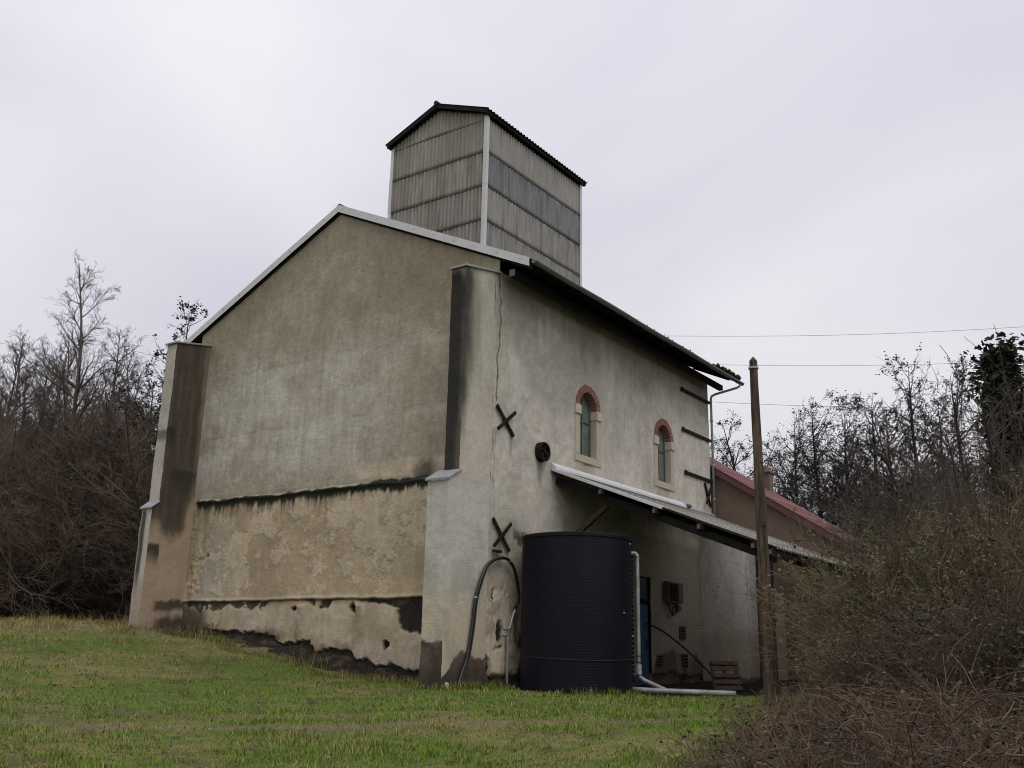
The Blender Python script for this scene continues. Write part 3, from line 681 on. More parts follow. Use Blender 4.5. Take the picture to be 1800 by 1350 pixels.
# ---- windows
for cx in WIN:
    zc = 7.56
    k = MB()
    k.box((cx-.452, .215, 6.16), (cx+.452, .225, 7.56))
    n = 14; arc = [(cx+.452*math.cos(a), .22, zc+.452*math.sin(a)) for a in np.linspace(0, math.pi, n)]
    k.add(arc+[(cx, .22, zc)], [(n, i+1, i) for i in range(n-1)])
    wdo = k.build('window', m_glass, bld)
    # frame
    k = MB(); fb = .045
    k.box((cx-.452, .175, 6.16), (cx-.452+fb, .214, zc)); k.box((cx+.452-fb, .175, 6.16), (cx+.452, .214, zc))
    k.box((cx-.452+fb, .175, 6.16), (cx+.452-fb, .214, 6.16+fb)); k.build('frame', m_frame, wdo, .004)
    k = MB(); k.tube([(cx+.43*math.cos(a), .195, zc+.43*math.sin(a)) for a in np.linspace(0, math.pi, 15)], .022, 6); k.build('frame', m_frame, wdo)
    MB().box((cx-.018, .18, 6.205), (cx+.018, .212, 7.98)).build('mullion', m_frame, wdo)
    MB().box((cx-.407, .183, 7.18), (cx-.019, .212, 7.215)).build('glazing_bar', m_frame, wdo)
    MB().box((cx+.019, .183, 7.18), (cx+.407, .212, 7.215)).build('glazing_bar', m_frame, wdo)
    # stone surround, set slightly proud of the render and running back into the reveal
    for s in (-1, 1):
        a, b = sorted((cx+s*.452, cx+s*.69)); MB().box((a, -.022, 6.16), (b, .36, 7.285)).build('jamb', m_stone, wdo, .008)
        a, b = sorted((cx+s*.435, cx+s*.715)); MB().box((a, -.065, 7.288), (b, .34, 7.557)).build('impost', m_impost, wdo, .012)
    MB().box((cx-.69, -.026, 5.955), (cx+.69, .36, 6.157)).build('sill', m_stone, wdo, .008)
    nb = 15
    for i in range(nb):
        a0 = math.pi*i/nb+.010; a1 = math.pi*(i+1)/nb-.010; pr = -.022-.012*random.random(); ro = .655+.02*random.random()
        P = [(cx+r*math.cos(a), y, zc+r*math.sin(a)) for y in (pr, .34) for r, a in ((.455, a0), (ro, a0), (ro, a1), (.455, a1))]
        k = MB(); k.hexa(P); k.build('brick', m_brick, wdo, .006)
    # mortar bed behind the bricks
    V = []; n = 24
    for y in (-.014, .36):
        for i in range(n+1):
            a = math.pi*i/n; V += [(cx+.462*math.cos(a), y, zc+.462*math.sin(a)), (cx+.645*math.cos(a), y, zc+.645*math.sin(a))]
    F = []
    for i in range(n):
        o = i*2; p = (n+1)*2
        F += [(o, o+1, o+3, o+2), (p+o, p+o+2, p+o+3, p+o+1), (o, o+2, p+o+2, p+o), (o+1, p+o+1, p+o+3, o+3)]
    k = MB(); k.add(V, F); k.build('mortar_bed', m_stone, wdo)

# ---- iron ties on the side wall
def xtie(cx, cz, w_, h_, lean=0):
    k = MB(); y = -.055
    k.beam((cx-w_, y, cz+h_), (cx+w_, y, cz-h_), .085, .045, (0, 1, 0)); o = k.build('wall_tie', m_iron, bld, .008)
    k = MB(); k.beam((cx+w_*.98, y-.047, cz+h_*.85), (cx-w_, y-.047, cz-h_*.85), .085, .045, (0, 1, 0)); k.build('tie_bar', m_iron, o, .008)
    MB().tube([(cx, -.135, cz), (cx, .02, cz)], .045, 8).build('tie_bolt', m_iron, o)
xtie(.30, 6.36, .37, .33); xtie(.24, 3.54, .35, .36); xtie(12.27, 6.20, .22, .40)
MB().box((-.10, -.12, 3.10), (.20, -.05, 3.16)).build('iron_peg', m_iron, bld)
for z, xa in ((9.545, 10.42), (8.16, 10.43), (6.72, 10.55)):
    MB().box((xa, -.062, z-.055), (LEN+.05, -.030, z+.055)).build('iron_strap', m_iron, bld, .006)
    MB().box((xa-.01, -.085, z-.075), (xa+.06, -.02, z+.075)).build('iron_strap', m_iron, bld, .006)
k = MB(); cx, cz, r = 1.935, 5.86, .255; n = 28
V = []
for rr, y in ((r, .01), (r, -.17), (r-.045, -.17), (r-.06, -.10), (.001, -.10)):
    V += [(cx+rr*math.cos(2*math.pi*i/n), y, cz+rr*math.sin(2*math.pi*i/n)) for i in range(n)]
F = [(j*n+i, j*n+(i+1) % n, (j+1)*n+(i+1) % n, (j+1)*n+i) for j in range(4) for i in range(n)]
k.add(V, F); disc = k.build('anchor_disc', m_iron, bld)
for s in range(4):
    a0 = s*math.pi/2+.5; pts = []
    for t in np.linspace(0, 1, 8):
        a = a0+t*1.1; rr = .02+t*(r-.05); pts.append((cx+rr*math.cos(a), -.125, cz+rr*math.sin(a)))
    MB().tube(pts, .026, 6).build('spoke', m_iron, disc)
MB().tube([(cx, -.17, cz), (cx, -.09, cz)], .05, 8).build('hub', m_iron, disc)

# ---- door and wall openings under the lean-to
k = MB(); k.box((7.10, .10, -.1), (8.00, .14, 2.32)); door = k.build('door', m_door, bld)
for i in range(6): MB().box((7.112+i*.147, .075, .02), (7.112+i*.147+.139, .099, 2.30)).build('door_board', m_door, door, .004)
MB().box((7.1, .03, 2.325), (8.14, .13, 2.44)).build('transom_bar', m_dark, door)
MB().box((7.115, .08, 2.445), (7.99, .12, 3.09)).build('transom_panel', m_doord, door)
MB().box((7.82, .045, 1.0), (7.92, .074, 1.28)).build('lock_plate', m_doord, door, .004)
MB().tube([(7.87, .045, 1.15), (7.87, .0, 1.15), (7.78, .0, 1.15)], .012, 6).build('handle', m_iron, door)
for (x, z, a) in ((10.1, 1.55, .2), (10.2, .70, .22), (8.5, .69, .17)):
    k = MB(); k.box((x-a, -.035, z-a), (x+a, .0, z+a)); vt = k.build('vent', m_box, bld)
    for j in range(4): MB().box((x-a+.03, -.05, z-a+.05+j*a*.45), (x+a-.03, -.036, z-a+.05+j*a*.45+a*.2)).build('slat', m_iron, vt)

# ---- return wall below the lean-to roof (rounded free end)
def leanz(y): return 5.44 + .385*y          # underside of the sheets
def r_col(u, z):
    a = fbm(u, z, .8, 4, seed=120); st = fbm(u*3, z*.5, 2, 4, seed=121)
    c = np.ones(u.shape+(3,))*np.array([.74, .73, .69])
    c = mixc(c, (.58, .56, .52), ss(.42, .7, st)*.6)
    c = mixc(c, (.40, .385, .36), ss(.5, .7, fbm(u*6, z*1.2, 1.5, 4, seed=124))*.45*ss(2, 3, z))
    c = mixc(c, (.47, .40, .31), ss(2.1, 1.3, z+(a-.5)*.8)*.8)
    c = mixc(c, (.56, .49, .39), ss(.5, .56, fbm(u, z, 1.4, 4, seed=122))*ss(1.2, .9, z)*.7)
    c = mixc(c, (.12, .09, .07), ss(.30, .2, z+(a-.5)*.6)*.8)
    c = mixc(c, (.05, .04, .035), np.exp(-((u-1.72-(fbm(z*0, z, 2, 3, seed=123)-.5)*.15)/.012)**2)*.9)
    return c
def r_pos(u, z, d):
    # quarter round: leaves the mill at right angles and turns to run along it
    t = np.clip(u/2.0, 0, 1)*math.pi/2; A, B = .80-d*.6, 1.41+d*.6
    y = -B*np.sin(t)
    x = 11.57 - d + .80*(1-np.cos(t))
    return np.stack([x, y, np.minimum(z, leanz(y)-.03)], -1)
us = np.arange(0, 2.01, .04); vs_ = np.arange(-.3, 5.5, .04)
v1 = grid(us, vs_, r_pos, lambda u, z: rel(u, z, 8)*.8, r_col)
us2 = np.arange(12.37, 12.91, .05)
v2 = grid(us2, vs_, lambda x, z, d: np.stack([x, -1.41+0*x, np.minimum(z, leanz(-1.41)-.03)], -1), lambda x, z: x*0, lambda x, z: r_col(x*0+1.9, z))
V, Qn, C = join([v1, v2]); obj('return_wall', mesh_np('return_wall', V, Qn, col=C, smooth=True), m_plaster, bld)

# ---- lean-to roof
LX0, LX1, LY = 2.48, 12.88, -6.0
v, q = corr_slope(LY, leanz(LY)+.07, -.02, leanz(-.02)+.07, LX0, 9.55, .177, .022)
lean = obj('lean_to_roof', mesh_np('lean_to_roof', v, q), m_leanr, bld)
v, q = corr_slope(-.95, leanz(-.95)+.07, -.02, leanz(-.02)+.07, 9.56, LX1, .177, .022)
obj('roof_sheet', mesh_np('roof_sheet', v, q), m_leanr, lean)
v, q = corr_slope(LY, leanz(LY)+.058, -.90, leanz(-.90)+.058, 9.56, LX1, .177, .022)  # translucent sheets, an addition that lets light down onto the return wall
mt, t_, b_ = newmat('added_translucent_mat'); tr = N(t_, 'ShaderNodeBsdfTranslucent'); tr.inputs['Color'].default_value = (.92, .91, .88, 1)
mxs = N(t_, 'ShaderNodeMixShader'); mxs.inputs[0].default_value = .80; b_.inputs['Base Color'].default_value = (.36, .35, .31, 1); b_.inputs['Roughness'].default_value = .6
t_.links.new(b_.outputs[0], mxs.inputs[1]); t_.links.new(tr.outputs[0], mxs.inputs[2])
t_.links.new(mxs.outputs[0], [n_ for n_ in t_.nodes if n_.type == 'OUTPUT_MATERIAL'][0].inputs[0])
obj('added_translucent_sheet', mesh_np('added_translucent_sheet', v[:len(v)//2], q[:len(q)//4]), mt, lean)
for i, y in enumerate((-1.55, -3.05, -4.2, -5.5, -5.9)):
    MB().box((LX0-.13, y-.045, leanz(y)-.13), (LX1, y+.045, leanz(y)+.02)).build('purlin', m_dark, lean)
    MB().box((LX0-.14, y-.035, leanz(y)-.12), (LX0-.131, y+.035, leanz(y)-.02)).build('purlin_end', m_tipwood, lean)
for x in (2.75, 5.9, 9.2):
    MB().beam((x, -.02, leanz(0)-.20), (x, LY+.1, leanz(LY+.1)-.20), .11, .18).build('rafter', m_dark, lean)
MB().beam((2.75, -.02, 3.35), (2.75, -1.55, leanz(-1.55)-.36), .11, .13).build('brace', m_timber, lean)
for x in (5.9, 9.2, 12.4):
    MB().box((x-.07, LY+.12, -.3), (x+.07, LY+.26, leanz(LY+.2)-.40)).build('post', m_timber, lean)
k = MB(); m_white = mat('white_gutter_strip', (.62, .63, .65), .4, .12, 3.0, .1, 30)
for a, b in ((2.46, 5.4), (5.41, 8.6), (8.61, 10.35)):
    z = leanz(0)+.06
    k = MB(); k.hexa([(a,-.16,z-.015),(b,-.16,z-.015),(b,-.012,z+.02),(a,-.012,z+.02),(a,-.16,z+.055),(b,-.16,z+.055),(b,-.012,z+.19),(a,-.012,z+.19)])
    k.build('wall_flashing', m_white, lean, .006)
k = MB(); z = leanz(0)+.06; k.hexa([(10.36,-.13,z-.01),(12.70,-.13,z-.01),(12.70,-.012,z+.02),(10.36,-.012,z+.02),(10.36,-.13,z+.05),(12.70,-.13,z+.05),(12.70,-.012,z+.12),(10.36,-.012,z+.12)])
k.build('wall_flashing', m_dpipe, lean, .006)
MB().tube([(10.40,-.16,z+.09),(10.62,-.16,z+.09)], .055, 8).build('pipe_stub', m_gutter, lean)
# white barge strip on the verge, fading to bare sheet
k = MB()
ya, yb = -.02, -3.2
k.hexa([(LX0-.03,ya,leanz(ya)+.03),(LX0+.10,ya,leanz(ya)+.03),(LX0+.10,yb,leanz(yb)+.03),(LX0-.03,yb,leanz(yb)+.03),
        (LX0-.03,ya,leanz(ya)+.115),(LX0+.10,ya,leanz(ya)+.115),(LX0+.10,yb,leanz(yb)+.115),(LX0-.03,yb,leanz(yb)+.115)])
k.build('verge_strip', m_white, lean, .006)
k = MB()
for y in (-1.55, -3.05, -4.2, -5.5, -5.9):
    for i in range(0, 59, 2):
        x = LX0+.177*(i+1.0); zz = leanz(y)+.07+.022
        if x < LX1: k.box((x-.013, y-.013, zz), (x+.013, y+.013, zz+.014))
k.build('roof_screws', m_screw, lean)['kind'] = 'stuff'

# ---- roof tower with corrugated fibre cement cladding
TX0, TX1, TY0, TY1 = 4.316, 10.204, 3.897, 8.002
TZ = [12.2-.10, 13.16, 14.374, 15.59, 16.82, 18.02, 19.3]
def troof(y): return 19.02-.40*abs(y-RY)
k = MB(); e = .09
P = [(TY0+e, 11.5), (TY1-e, 11.5), (TY1-e, troof(TY1)-.12), (RY, troof(RY)-.12), (TY0+e, troof(TY0)-.12)]
V = [(TX0+e, y, z) for y, z in P]+[(TX1-e, y, z) for y, z in P]
k.add(V, [(0,4,3,2,1),(5,6,7,8,9)]+[(i, (i+1) % 5, (i+1) % 5+5, i+5) for i in range(5)]); tower = k.build('tower', m_dark, bld)
rngc = np.random.RandomState(11)
def sheet(face, u0, u1, z0, z1, row):
    pitch = (u1-u0)/5.0; n = 41
    u = np.linspace(u0-.02, u1+.03, n); wv = np.cos((u-u0)/pitch*2*math.pi)*.030
    top = np.full(n, z1+.07)
    if face in ('f', 'b'): top = np.minimum(top, troof(u)-.03)
    if (top < z0+.05).all(): return
    top = np.maximum(top, z0+.01)
    jit = (rngc.rand()-.5)*.012; zb = z0-.04+jit
    nv = 9; T = np.linspace(0, 1, nv)
    U, TT = np.meshgrid(u, T, indexing='ij'); Z = zb+(top-zb)[:, None]*TT
    outd = .065+jit*.5+wv[:, None]-.015*TT*((Z-zb)/(z1-z0))            # each course leans out over the one below
    seed = rngc.randint(50)
    base = np.array([.285, .263, .232])*(.90+.2*rngc.rand()) if face in ('f', 'b') else np.array([.282, .272, .252])*(.92+.16*rngc.rand())
    if face == 's' and row == 3: base = np.array([.205, .208, .218])*(.92+.16*rngc.rand())
    if face == 's' and row >= 4: base = np.array([.30, .29, .268])
    C = np.ones(U.shape+(3,))*base
    st = fbm(U*7, Z*.5, 1.6, 4, seed=seed); s2 = fbm(U*2, Z, 1.2, 3, seed=seed+3)
    C = mixc(C, base*.55, ss(.5, .74, st)*(.6 if row < 4 else .3)); C = mixc(C, base*1.3, ss(.55, .75, s2)*.3)
    C = mixc(C, (.075, .07, .06), ss(.16, .0, np.abs(np.cos((U-u0)/pitch*math.pi)))*.20)
    if row < 4: C = mixc(C, (.035, .035, .03), ss(.45, .75, fbm(U*6, U*0, 2.2, 3, seed=seed+9))*ss(.65, 1.0, TT)*.65)
    C = mixc(C, (.06, .06, .05), ss(.03, .0, TT)*.3)  # lap shadow line painted into the colour along the lower edge
    if face == 'f': P = np.stack([TX0+.03-outd, U, Z], -1)
    elif face == 'b': P = np.stack([TX1-.03+outd, U, Z], -1)
    elif face == 's': P = np.stack([U, TY0+.03-outd, Z], -1)
    else: P = np.stack([U, TY1-.03+outd, Z], -1)
    i = np.arange(U.size).reshape(U.shape); q = np.stack([i[:-1,:-1], i[1:,:-1], i[1:,1:], i[:-1,1:]], -1).reshape(-1, 4)
    if face in ('f', 'n'): q = q[:, ::-1]
    o = obj('cladding_sheet', mesh_np('cladding_sheet', P.reshape(-1, 3), q, col=C.reshape(-1, 3), smooth=True), m_clad, tower)
    sm = o.modifiers.new('thick', 'SOLIDIFY'); sm.thickness = .009; sm.offset = -1
yf = np.linspace(TY0+.02, TY1-.02, 6); xf = np.linspace(TX0+.02, TX1-.02, 8)
for row in range(len(TZ)-1):
    z0, z1 = TZ[row], TZ[row+1]
    for a, b in zip(yf[:-1], yf[1:]):
        sheet('f', a, b, z0, z1, row)
        if row > 0: sheet('b', a, b, z0, z1, row)
    if row < 5:
        for a, b in zip(xf[:-1], xf[1:]):
            zz1 = min(z1, troof(TY0)-.02)
            sheet('s', a, b, z0, zz1-.06 if row == 4 else zz1, row); 
            if row > 0: sheet('n', a, b, z0, zz1-.06 if row == 4 else zz1, row)
for (x, y, sxx, syy) in ((TX0, TY0, -1, -1), (TX0, TY1, -1, 1), (TX1, TY0, 1, -1), (TX1, TY1, 1, 1)):
    for i in range(5):
        z0 = 11.9+i*1.24; z1 = min(z0+1.27, 18.08); o = .006*(i % 2)
        k = MB(); w_ = .135; t = .012; ox = x+sxx*(.082+o); oy = y+syy*(.082+o)
        ax, bx = sorted((ox, ox-sxx*w_)); ay, by = sorted((oy, oy-syy*t)); k.box((ax, ay, z0), (bx, by, z1))
        ax, bx = sorted((ox, ox-sxx*t)); ay, by = sorted((oy-syy*t, oy-syy*w_)); k.box((ax, ay, z0), (bx, by, z1))
        k.build('corner_strip', m_paint, tower)
for ye in (3.66, 2*RY-3.66):
    v, q = corr_slope(ye, troof(ye)+.10, RY, troof(RY)+.10, 4.06, 10.46, .177, .026)
    obj('roof_sheet', mesh_np('roof_sheet', v, q), m_croof, tower)
MB().tube([(4.03, RY, troof(RY)+.13), (10.48, RY, troof(RY)+.13)], .085, 8).build('ridge_cap', m_croof, tower)
for ye in (3.72, 2*RY-3.72):
    MB().beam((4.10, ye, troof(ye)+.02), (4.10, RY, troof(RY)+.02), .05, .13).build('barge_board', m_dark, tower)
    MB().beam((10.4, ye, troof(ye)+.02), (10.4, RY, troof(RY)+.02), .05, .13).build('barge_board', m_dark, tower)
for yy in (TY0-.12, TY0+1.0, TY1-1.0, TY1+.12): MB().box((4.08, yy-.05, troof(yy)-.07), (10.42, yy+.05, troof(yy)+.03)).build('purlin', m_dark, tower)

# ------------------------------------------------------------------ brown house behind
hs = empty('brown_house', (12.9, 0, 0), 'low brown rendered house with a pinkish red roof behind the mill', 'building')
HX0, HX1, HR = 12.92, 17.6, 3.6
def hz_(y): return 7.18 - .63*(-y) if y <= HR else 7.18+.63*HR-.63*(y-HR)
k = MB(); P = [(-6.0, -.4), (13.2, -.4), (13.2, hz_(13.2)), (HR, hz_(HR)), (-6.0, hz_(-6.0))]
V = [(HX0, y, z) for y, z in P]+[(HX1, y, z) for y, z in P]
k.add(V, [(0,4,3,2,1),(5,6,7,8,9)]+[(i, (i+1) % 5, (i+1) % 5+5, i+5) for i in range(5)]); k.build('wall', m_brown, hs)
hroof = None
for ye in (-6.5, 13.7):
    v, q = corr_slope(ye, hz_(ye)+.10, HR, hz_(HR)+.10, HX0-.16, HX1+.25, .19, .020)
    o = obj('roof', mesh_np('roof', at_parent(v, hs), q), m_red, hs)
    if hroof is None: hroof = o
MB().beam((HX0-.13, -6.5, hz_(-6.5)+.02), (HX0-.13, HR, hz_(HR)+.02), .03, .15).build('fascia', m_fascia, hs)
MB().beam((HX0-.10, -6.5, hz_(-6.5)-.10), (HX0-.10, HR, hz_(HR)-.10), .14, .05).build('fascia', m_fascia, hs)
k = MB()
for y in np.arange(-6.2, 3, 1.15):
    for i in range(0, 26):
        x = HX0-.1+.19*i; zz = hz_(y)+.125; k.box((x-.012, y-.012, zz), (x+.012, y+.012, zz+.012))
k.build('roof_screws', m_screw, hs)['kind'] = 'stuff'
k = MB(); k.box((16.75, -.58, 6.3), (17.15, -.18, 7.65)); ch = k.build('chimney', m_chim, hs, .01)
MB().box((16.70, -.63, 7.65), (17.20, -.13, 7.73)).build('chimney_cap', m_chim, ch, .01)
MB().tube([(16.95, -.38, 7.73), (16.95, -.38, 7.95)], [.14, .11], 10).build('chimney_pot', m_chim, ch)
k = MB(); k.box((12.90, -2.0, 3.05), (12.915, -1.2, 4.0)); hw = k.build('window', m_doord, hs)
MB().box((12.84, -2.06, 2.98), (12.918, -1.14, 3.05)).build('sill', m_impost, hw)
MB().box((12.86, -2.32, -.2), (12.918, -2.02, 2.9)).build('pilaster', m_stone, hs)
k = MB(); k.tube([(12.88, -2.0, 2.05), (12.88, -4.0, 1.95), (12.88, -5.6, 2.0)], .014, 5); k.build('cable', m_pvc, hs)

# ------------------------------------------------------------------ tank and pipes
tk = empty('water_tank', (1.38, -1.47, gz1(1.38, -1.47)-.05), 'big black ribbed plastic water tank standing under the lean-to roof', 'water tank')
n = 72; rows = []; z0, z1 = -.25, 3.44; nr = 66; Rr = 1.30
for i in range(nr):
    za = z0+(z1-z0)*i/nr; h = (z1-z0)/nr
    rows += [(Rr-.0015, za+h*.03), (Rr+.001, za+h*.28), (Rr+.001, za+h*.72), (Rr-.0015, za+h*.97)]
V = [(1.38+r*math.cos(2*math.pi*j/n), -1.47+r*math.sin(2*math.pi*j/n), z) for r, z in rows for j in range(n)]
F = [(i*n+j, i*n+(j+1) % n, (i+1)*n+(j+1) % n, (i+1)*n+j) for i in range(len(rows)-1) for j in range(n)]
k = MB(); k.add(V, F); k.build('tank_body', m_tank, tk, smooth=True)
rim = [(Rr+.0, 3.42), (Rr+.022, 3.43), (Rr+.022, 3.50), (Rr+.0, 3.515), (Rr-.25, 3.55), (.02, 3.6)]
V = [(1.38+r*math.cos(2*math.pi*j/n), -1.47+r*math.sin(2*math.pi*j/n), z) for r, z in rim for j in range(n)]
F = [(i*n+j, i*n+(j+1) % n, (i+1)*n+(j+1) % n, (i+1)*n+j) for i in range(len(rim)-1) for j in range(n)]
k = MB(); k.add(V, F); k.build('lid', m_tank, tk)
k = MB()
pts = [(1.38+1.318*math.cos(a), -1.47+1.318*math.sin(a), .72-.03*math.sin(a*2)) for a in np.linspace(0, 2*math.pi, 73)]
k.tube(pts, .008, 5, False); k.build('strap', mat('grey_strap', (.025, .025, .03), .6), tk)
for a, z, r in ((-1.62, 1.75, .022), (-1.12, 1.25, .022), (-1.3, 3.35, .02)):
    k = MB(); p = np.array([1.38+1.30*math.cos(a), -1.47+1.30*math.sin(a), z]); dvec = np.array([math.cos(a), math.sin(a), 0])
    k.tube([p, p+dvec*.03], r, 6); k.build('plug', m_pvc, tk)
# seam ridge on the right-hand side
k = MB(); a = -1.00
for i in range(33):
    z = .0+i*.105; p = np.array([1.38+1.315*math.cos(a), -1.47+1.315*math.sin(a)]); k.box((p[0]-.02, p[1]-.02, z), (p[0]+.02, p[1]+.02, z+.075))
k.build('seam', m_tank, tk)

def bez(P, n):
    """Catmull-Rom through the points"""
    P = [np.array(p, float) for p in P]; P = [2*P[0]-P[1]]+P+[2*P[-1]-P[-2]]; out = []
    for i in range(1, len(P)-2):
        for t in np.linspace(0, 1, n, endpoint=False):
            a, b, c_, d = P[i-1:i+3]
            out.append(.5*((2*b)+(-a+c_)*t+(2*a-5*b+4*c_-d)*t*t+(-a+3*b-3*c_+d)*t**3))
    out.append(P[-2]); return out
hp = [(-1.40,-.12,-.06),(-1.22,-.10,.28),(-.97,-.085,.74),(-.82,-.085,1.45),(-.73,-.085,2.02),(-.44,-.10,2.68),(-.18,-.11,2.88),(.02,-.12,2.95),(.24,-.12,2.99),(.47,-.12,2.96),(.70,-.11,2.80),(.84,-.10,2.58),(.95,-.10,2.25),(.93,-.10,2.02),(.83,-.10,1.86)]
k = MB(); k.tube(bez(hp, 5), .038, 10); hose = k.build('black_hose', m_rubber, None, smooth=True, loc=(-1.40, -.12, 0))
tag(hose, 'thick black hose looping up the wall beside the tank', 'hose')
for i in (20, 46): 
    p = bez(hp, 5)[i]; MB().tube([p-np.array([0, 0, .015]), p+np.array([0, 0, .015])], .048, 10).build('clip', m_clip, hose)
hp2 = [hp_ for hp_ in hp]
k = MB(); k.tube([np.array(p)+np.array([.055, -.02, 0]) for p in bez(hp[:8], 5)], .016, 6); k.build('thin_hose', m_rubber, hose, smooth=True)
k = MB(); k.tube([(.80,-.11,1.80),(.74,-.11,1.72),(.60,-.12,1.42),(.55,-.12,1.36),(.40,-.08,1.33)], .028, 8); gp = k.build('steel_pipe', m_galv, None, loc=(.55, -.12, 0))
tag(gp, 'bent galvanised pipe running down the wall left of the tank', 'pipe')
k = MB(); k.tube([(.40,-.08,1.20),(.50,-.12,1.22),(.53,-.12,1.16),(.51,-.12,.28),(.51,-.12,.12),(.62,-.14,.03),(.74,-.15,.02),(.75,-.15,.10)], .030, 8); k.build('lower_length', m_galv, gp)
MB().tube([(.53,-.12,1.12),(.53,-.12,1.22)], .042, 8).build('socket', m_galv, gp)
# overflow pipe on the tank
tp = np.array([2.10, -2.62])
k = MB(); k.tube(bez([(2.02,-2.58,3.16),(2.10,-2.66,3.17),(2.13,-2.70,3.08),(2.135,-2.70,2.9),(2.15,-2.70,.42)], 5), .045, 10); op = k.build('overflow_pipe', m_pvc, None, smooth=True, loc=(2.15, -2.7, 0))
tag(op, 'white upright overflow pipe strapped to the right of the black tank', 'pipe')
MB().tube([(2.148,-2.70,.62),(2.151,-2.70,.40)], .064, 10).build('socket', m_pvc, op)
for z in (.66, .80): MB().tube([(2.149,-2.70,z),(2.15,-2.70,z+.02)], .060, 10).build('band', m_rubber, op)
k = MB(); k.tube([(2.15,-2.70,.36),(2.20,-2.80,.28),(2.44,-3.35,.03)], .044, 10); dp = k.build('drain_pipe', m_pvc, None, smooth=True, loc=(2.44, -3.35, 0))
tag(dp, 'short slanting grey pipe from the tank foot to the ground', 'pipe')
za = gz1(2.2, -2.7)+.13; zb = gz1(2.9, -4.6)+.10
k = MB(); k.tube([(1.9,-2.35,za+.02),(2.2,-2.9,za+.0),(2.95,-4.72,zb)], .058, 12, False); lp = k.build('loose_pipe', m_pvc, None, smooth=True, loc=(2.9, -4.6, 0))
lp.modifiers.new('thick', 'SOLIDIFY').thickness = .006
tag(lp, 'long pale grey pipe lying on the ground beside the tank', 'pipe')
# black hose sagging from the wall
k = MB(); k.tube(bez([(7.4,-.10,1.75),(7.7,-.5,1.55),(8.2,-1.0,1.05),(8.6,-1.5,.45),(8.9,-1.9,-.05)], 6), .028, 7); o = k.build('sagging_hose', m_rubber, None, smooth=True, loc=(8.9, -1.9, 0))
tag(o, 'thin black hose sagging from the blue door to the ground', 'hose')
# electric cabinet on the wall
eb = empty('meter_cabinet', (9.6, -.05, 2.5), 'dark grey meter cabinet with a hanging cable on the wall under the lean-to', 'meter cabinet')
MB().box((8.85, -.20, 2.42), (9.85, -.01, 3.05)).build('cabinet_body', m_box, eb, .01)
MB().box((8.90, -.222, 2.47), (9.42, -.202, 3.0)).build('cabinet_door', m_iron, eb, .006)
MB().box((9.47, -.222, 2.47), (9.80, -.202, 3.0)).build('cabinet_door', m_box, eb, .006)
k = MB(); k.tube(bez([(9.0,-.10,2.42),(9.05,-.1,2.2),(9.25,-.12,2.05),(9.42,-.12,2.18),(9.35,-.12,2.33),(9.2,-.12,2.2),(9.3,-.1,2.05),(9.5,-.08,2.2),(9.52,-.08,2.42)], 6), .020, 6); k.build('cable', m_rubber, eb)
MB().box((9.66, -.10, 2.2), (9.92, -.01, 2.38)).build('junction_box', m_box, eb, .005)
# pallet leaning in the corner
pc = np.array([8.1, -2.3]); pz = gz1(*pc)
pal = empty('pallet', (pc[0], pc[1], pz), 'weathered wooden pallet propped upright beside the rounded white wall', 'pallet')
ax_u = np.array([RGT[0]*.9+.25*FWD[0], RGT[1]*.9+.25*FWD[1], 0]); ax_u /= np.linalg.norm(ax_u)
ax_n = np.array([FWD[0], FWD[1], 0]) - ax_u*(ax_u[:2]@FWD); ax_n /= np.linalg.norm(ax_n)
ax_w = np.array([0, 0, 1.0])*math.cos(.30)+ax_n*math.sin(.30); ax_t = np.cross(ax_u, ax_w)
def pbox(u0, u1, w0, w1, t0, t1, name):
    o = np.array([pc[0], pc[1], pz+.02]); P = [o+ax_u*u+ax_w*w_+ax_t*t for w_ in (w0, w1) for u, t in ((u0,t0),(u1,t0),(u1,t1),(u0,t1))]
    MB().hexa(P).build(name, m_pallet, pal, .004)
for i, w0 in enumerate((0, .34, .70)): pbox(-.42, .42, w0, w0+.11, -.01, .014, 'plank')
for i, w0 in enumerate((0, .17, .35, .53, .70)): pbox(-.42, .42, w0, w0+.11, .125, .149, 'plank')
for u0 in (-.42, -.05, .32): pbox(u0, u0+.10, 0, .81, .016, .036, 'bearer')
for u0 in (-.42, -.05, .32):
    for w0 in (0, .35, .70): pbox(u0, u0+.10, w0, w0+.11, .038, .123, 'block')

# ------------------------------------------------------------------ old pole
px_, py_ = -1.17, -7.13; pz = gz1(px_, py_)
pl = empty('timber_pole', (px_, py_, pz), 'old leaning bare timber pole standing before the lean-to', 'pole')
n = 16; zs = np.linspace(-.3, 6.42-pz, 40); V = []
for i, z in enumerate(zs):
    r0 = .133-.0085*max(z, 0)
    for j in range(n):
        a = 2*math.pi*j/n
        groove = -.016*max(0, math.sin(a*3+.35*math.sin(z*1.7)))**6 - .010*max(0, math.sin(a*5+1.2+.3*math.sin(z*2.1)))**8
        r = r0+groove+(float(fbm(np.array([a*2]), np.array([z]), 1.5, 3, seed=130)[0])-.5)*.022
        V.append((px_-.006*z+r*math.cos(a)+.012*math.sin(z*.9), py_+.008*z+r*math.sin(a)+.01*math.sin(z*.7), pz+z))
F = [(i*n+j, i*n+(j+1) % n, (i+1)*n+(j+1) % n, (i+1)*n+j) for i in range(39) for j in range(n)]
nV = len(V); V += [(px_-.02, py_+.05, pz+zs[-1]+.10)]; F += [(39*n+j, 39*n+(j+1) % n, nV) for j in range(n)]
k = MB(); k.add(V, F); k.build('shaft', m_pole, pl)
MB().tube([(px_-.044, py_+.045, 6.25), (px_-.044, py_+.045, 6.29)], .098, 16, False).build('band', m_zincedge, pl)
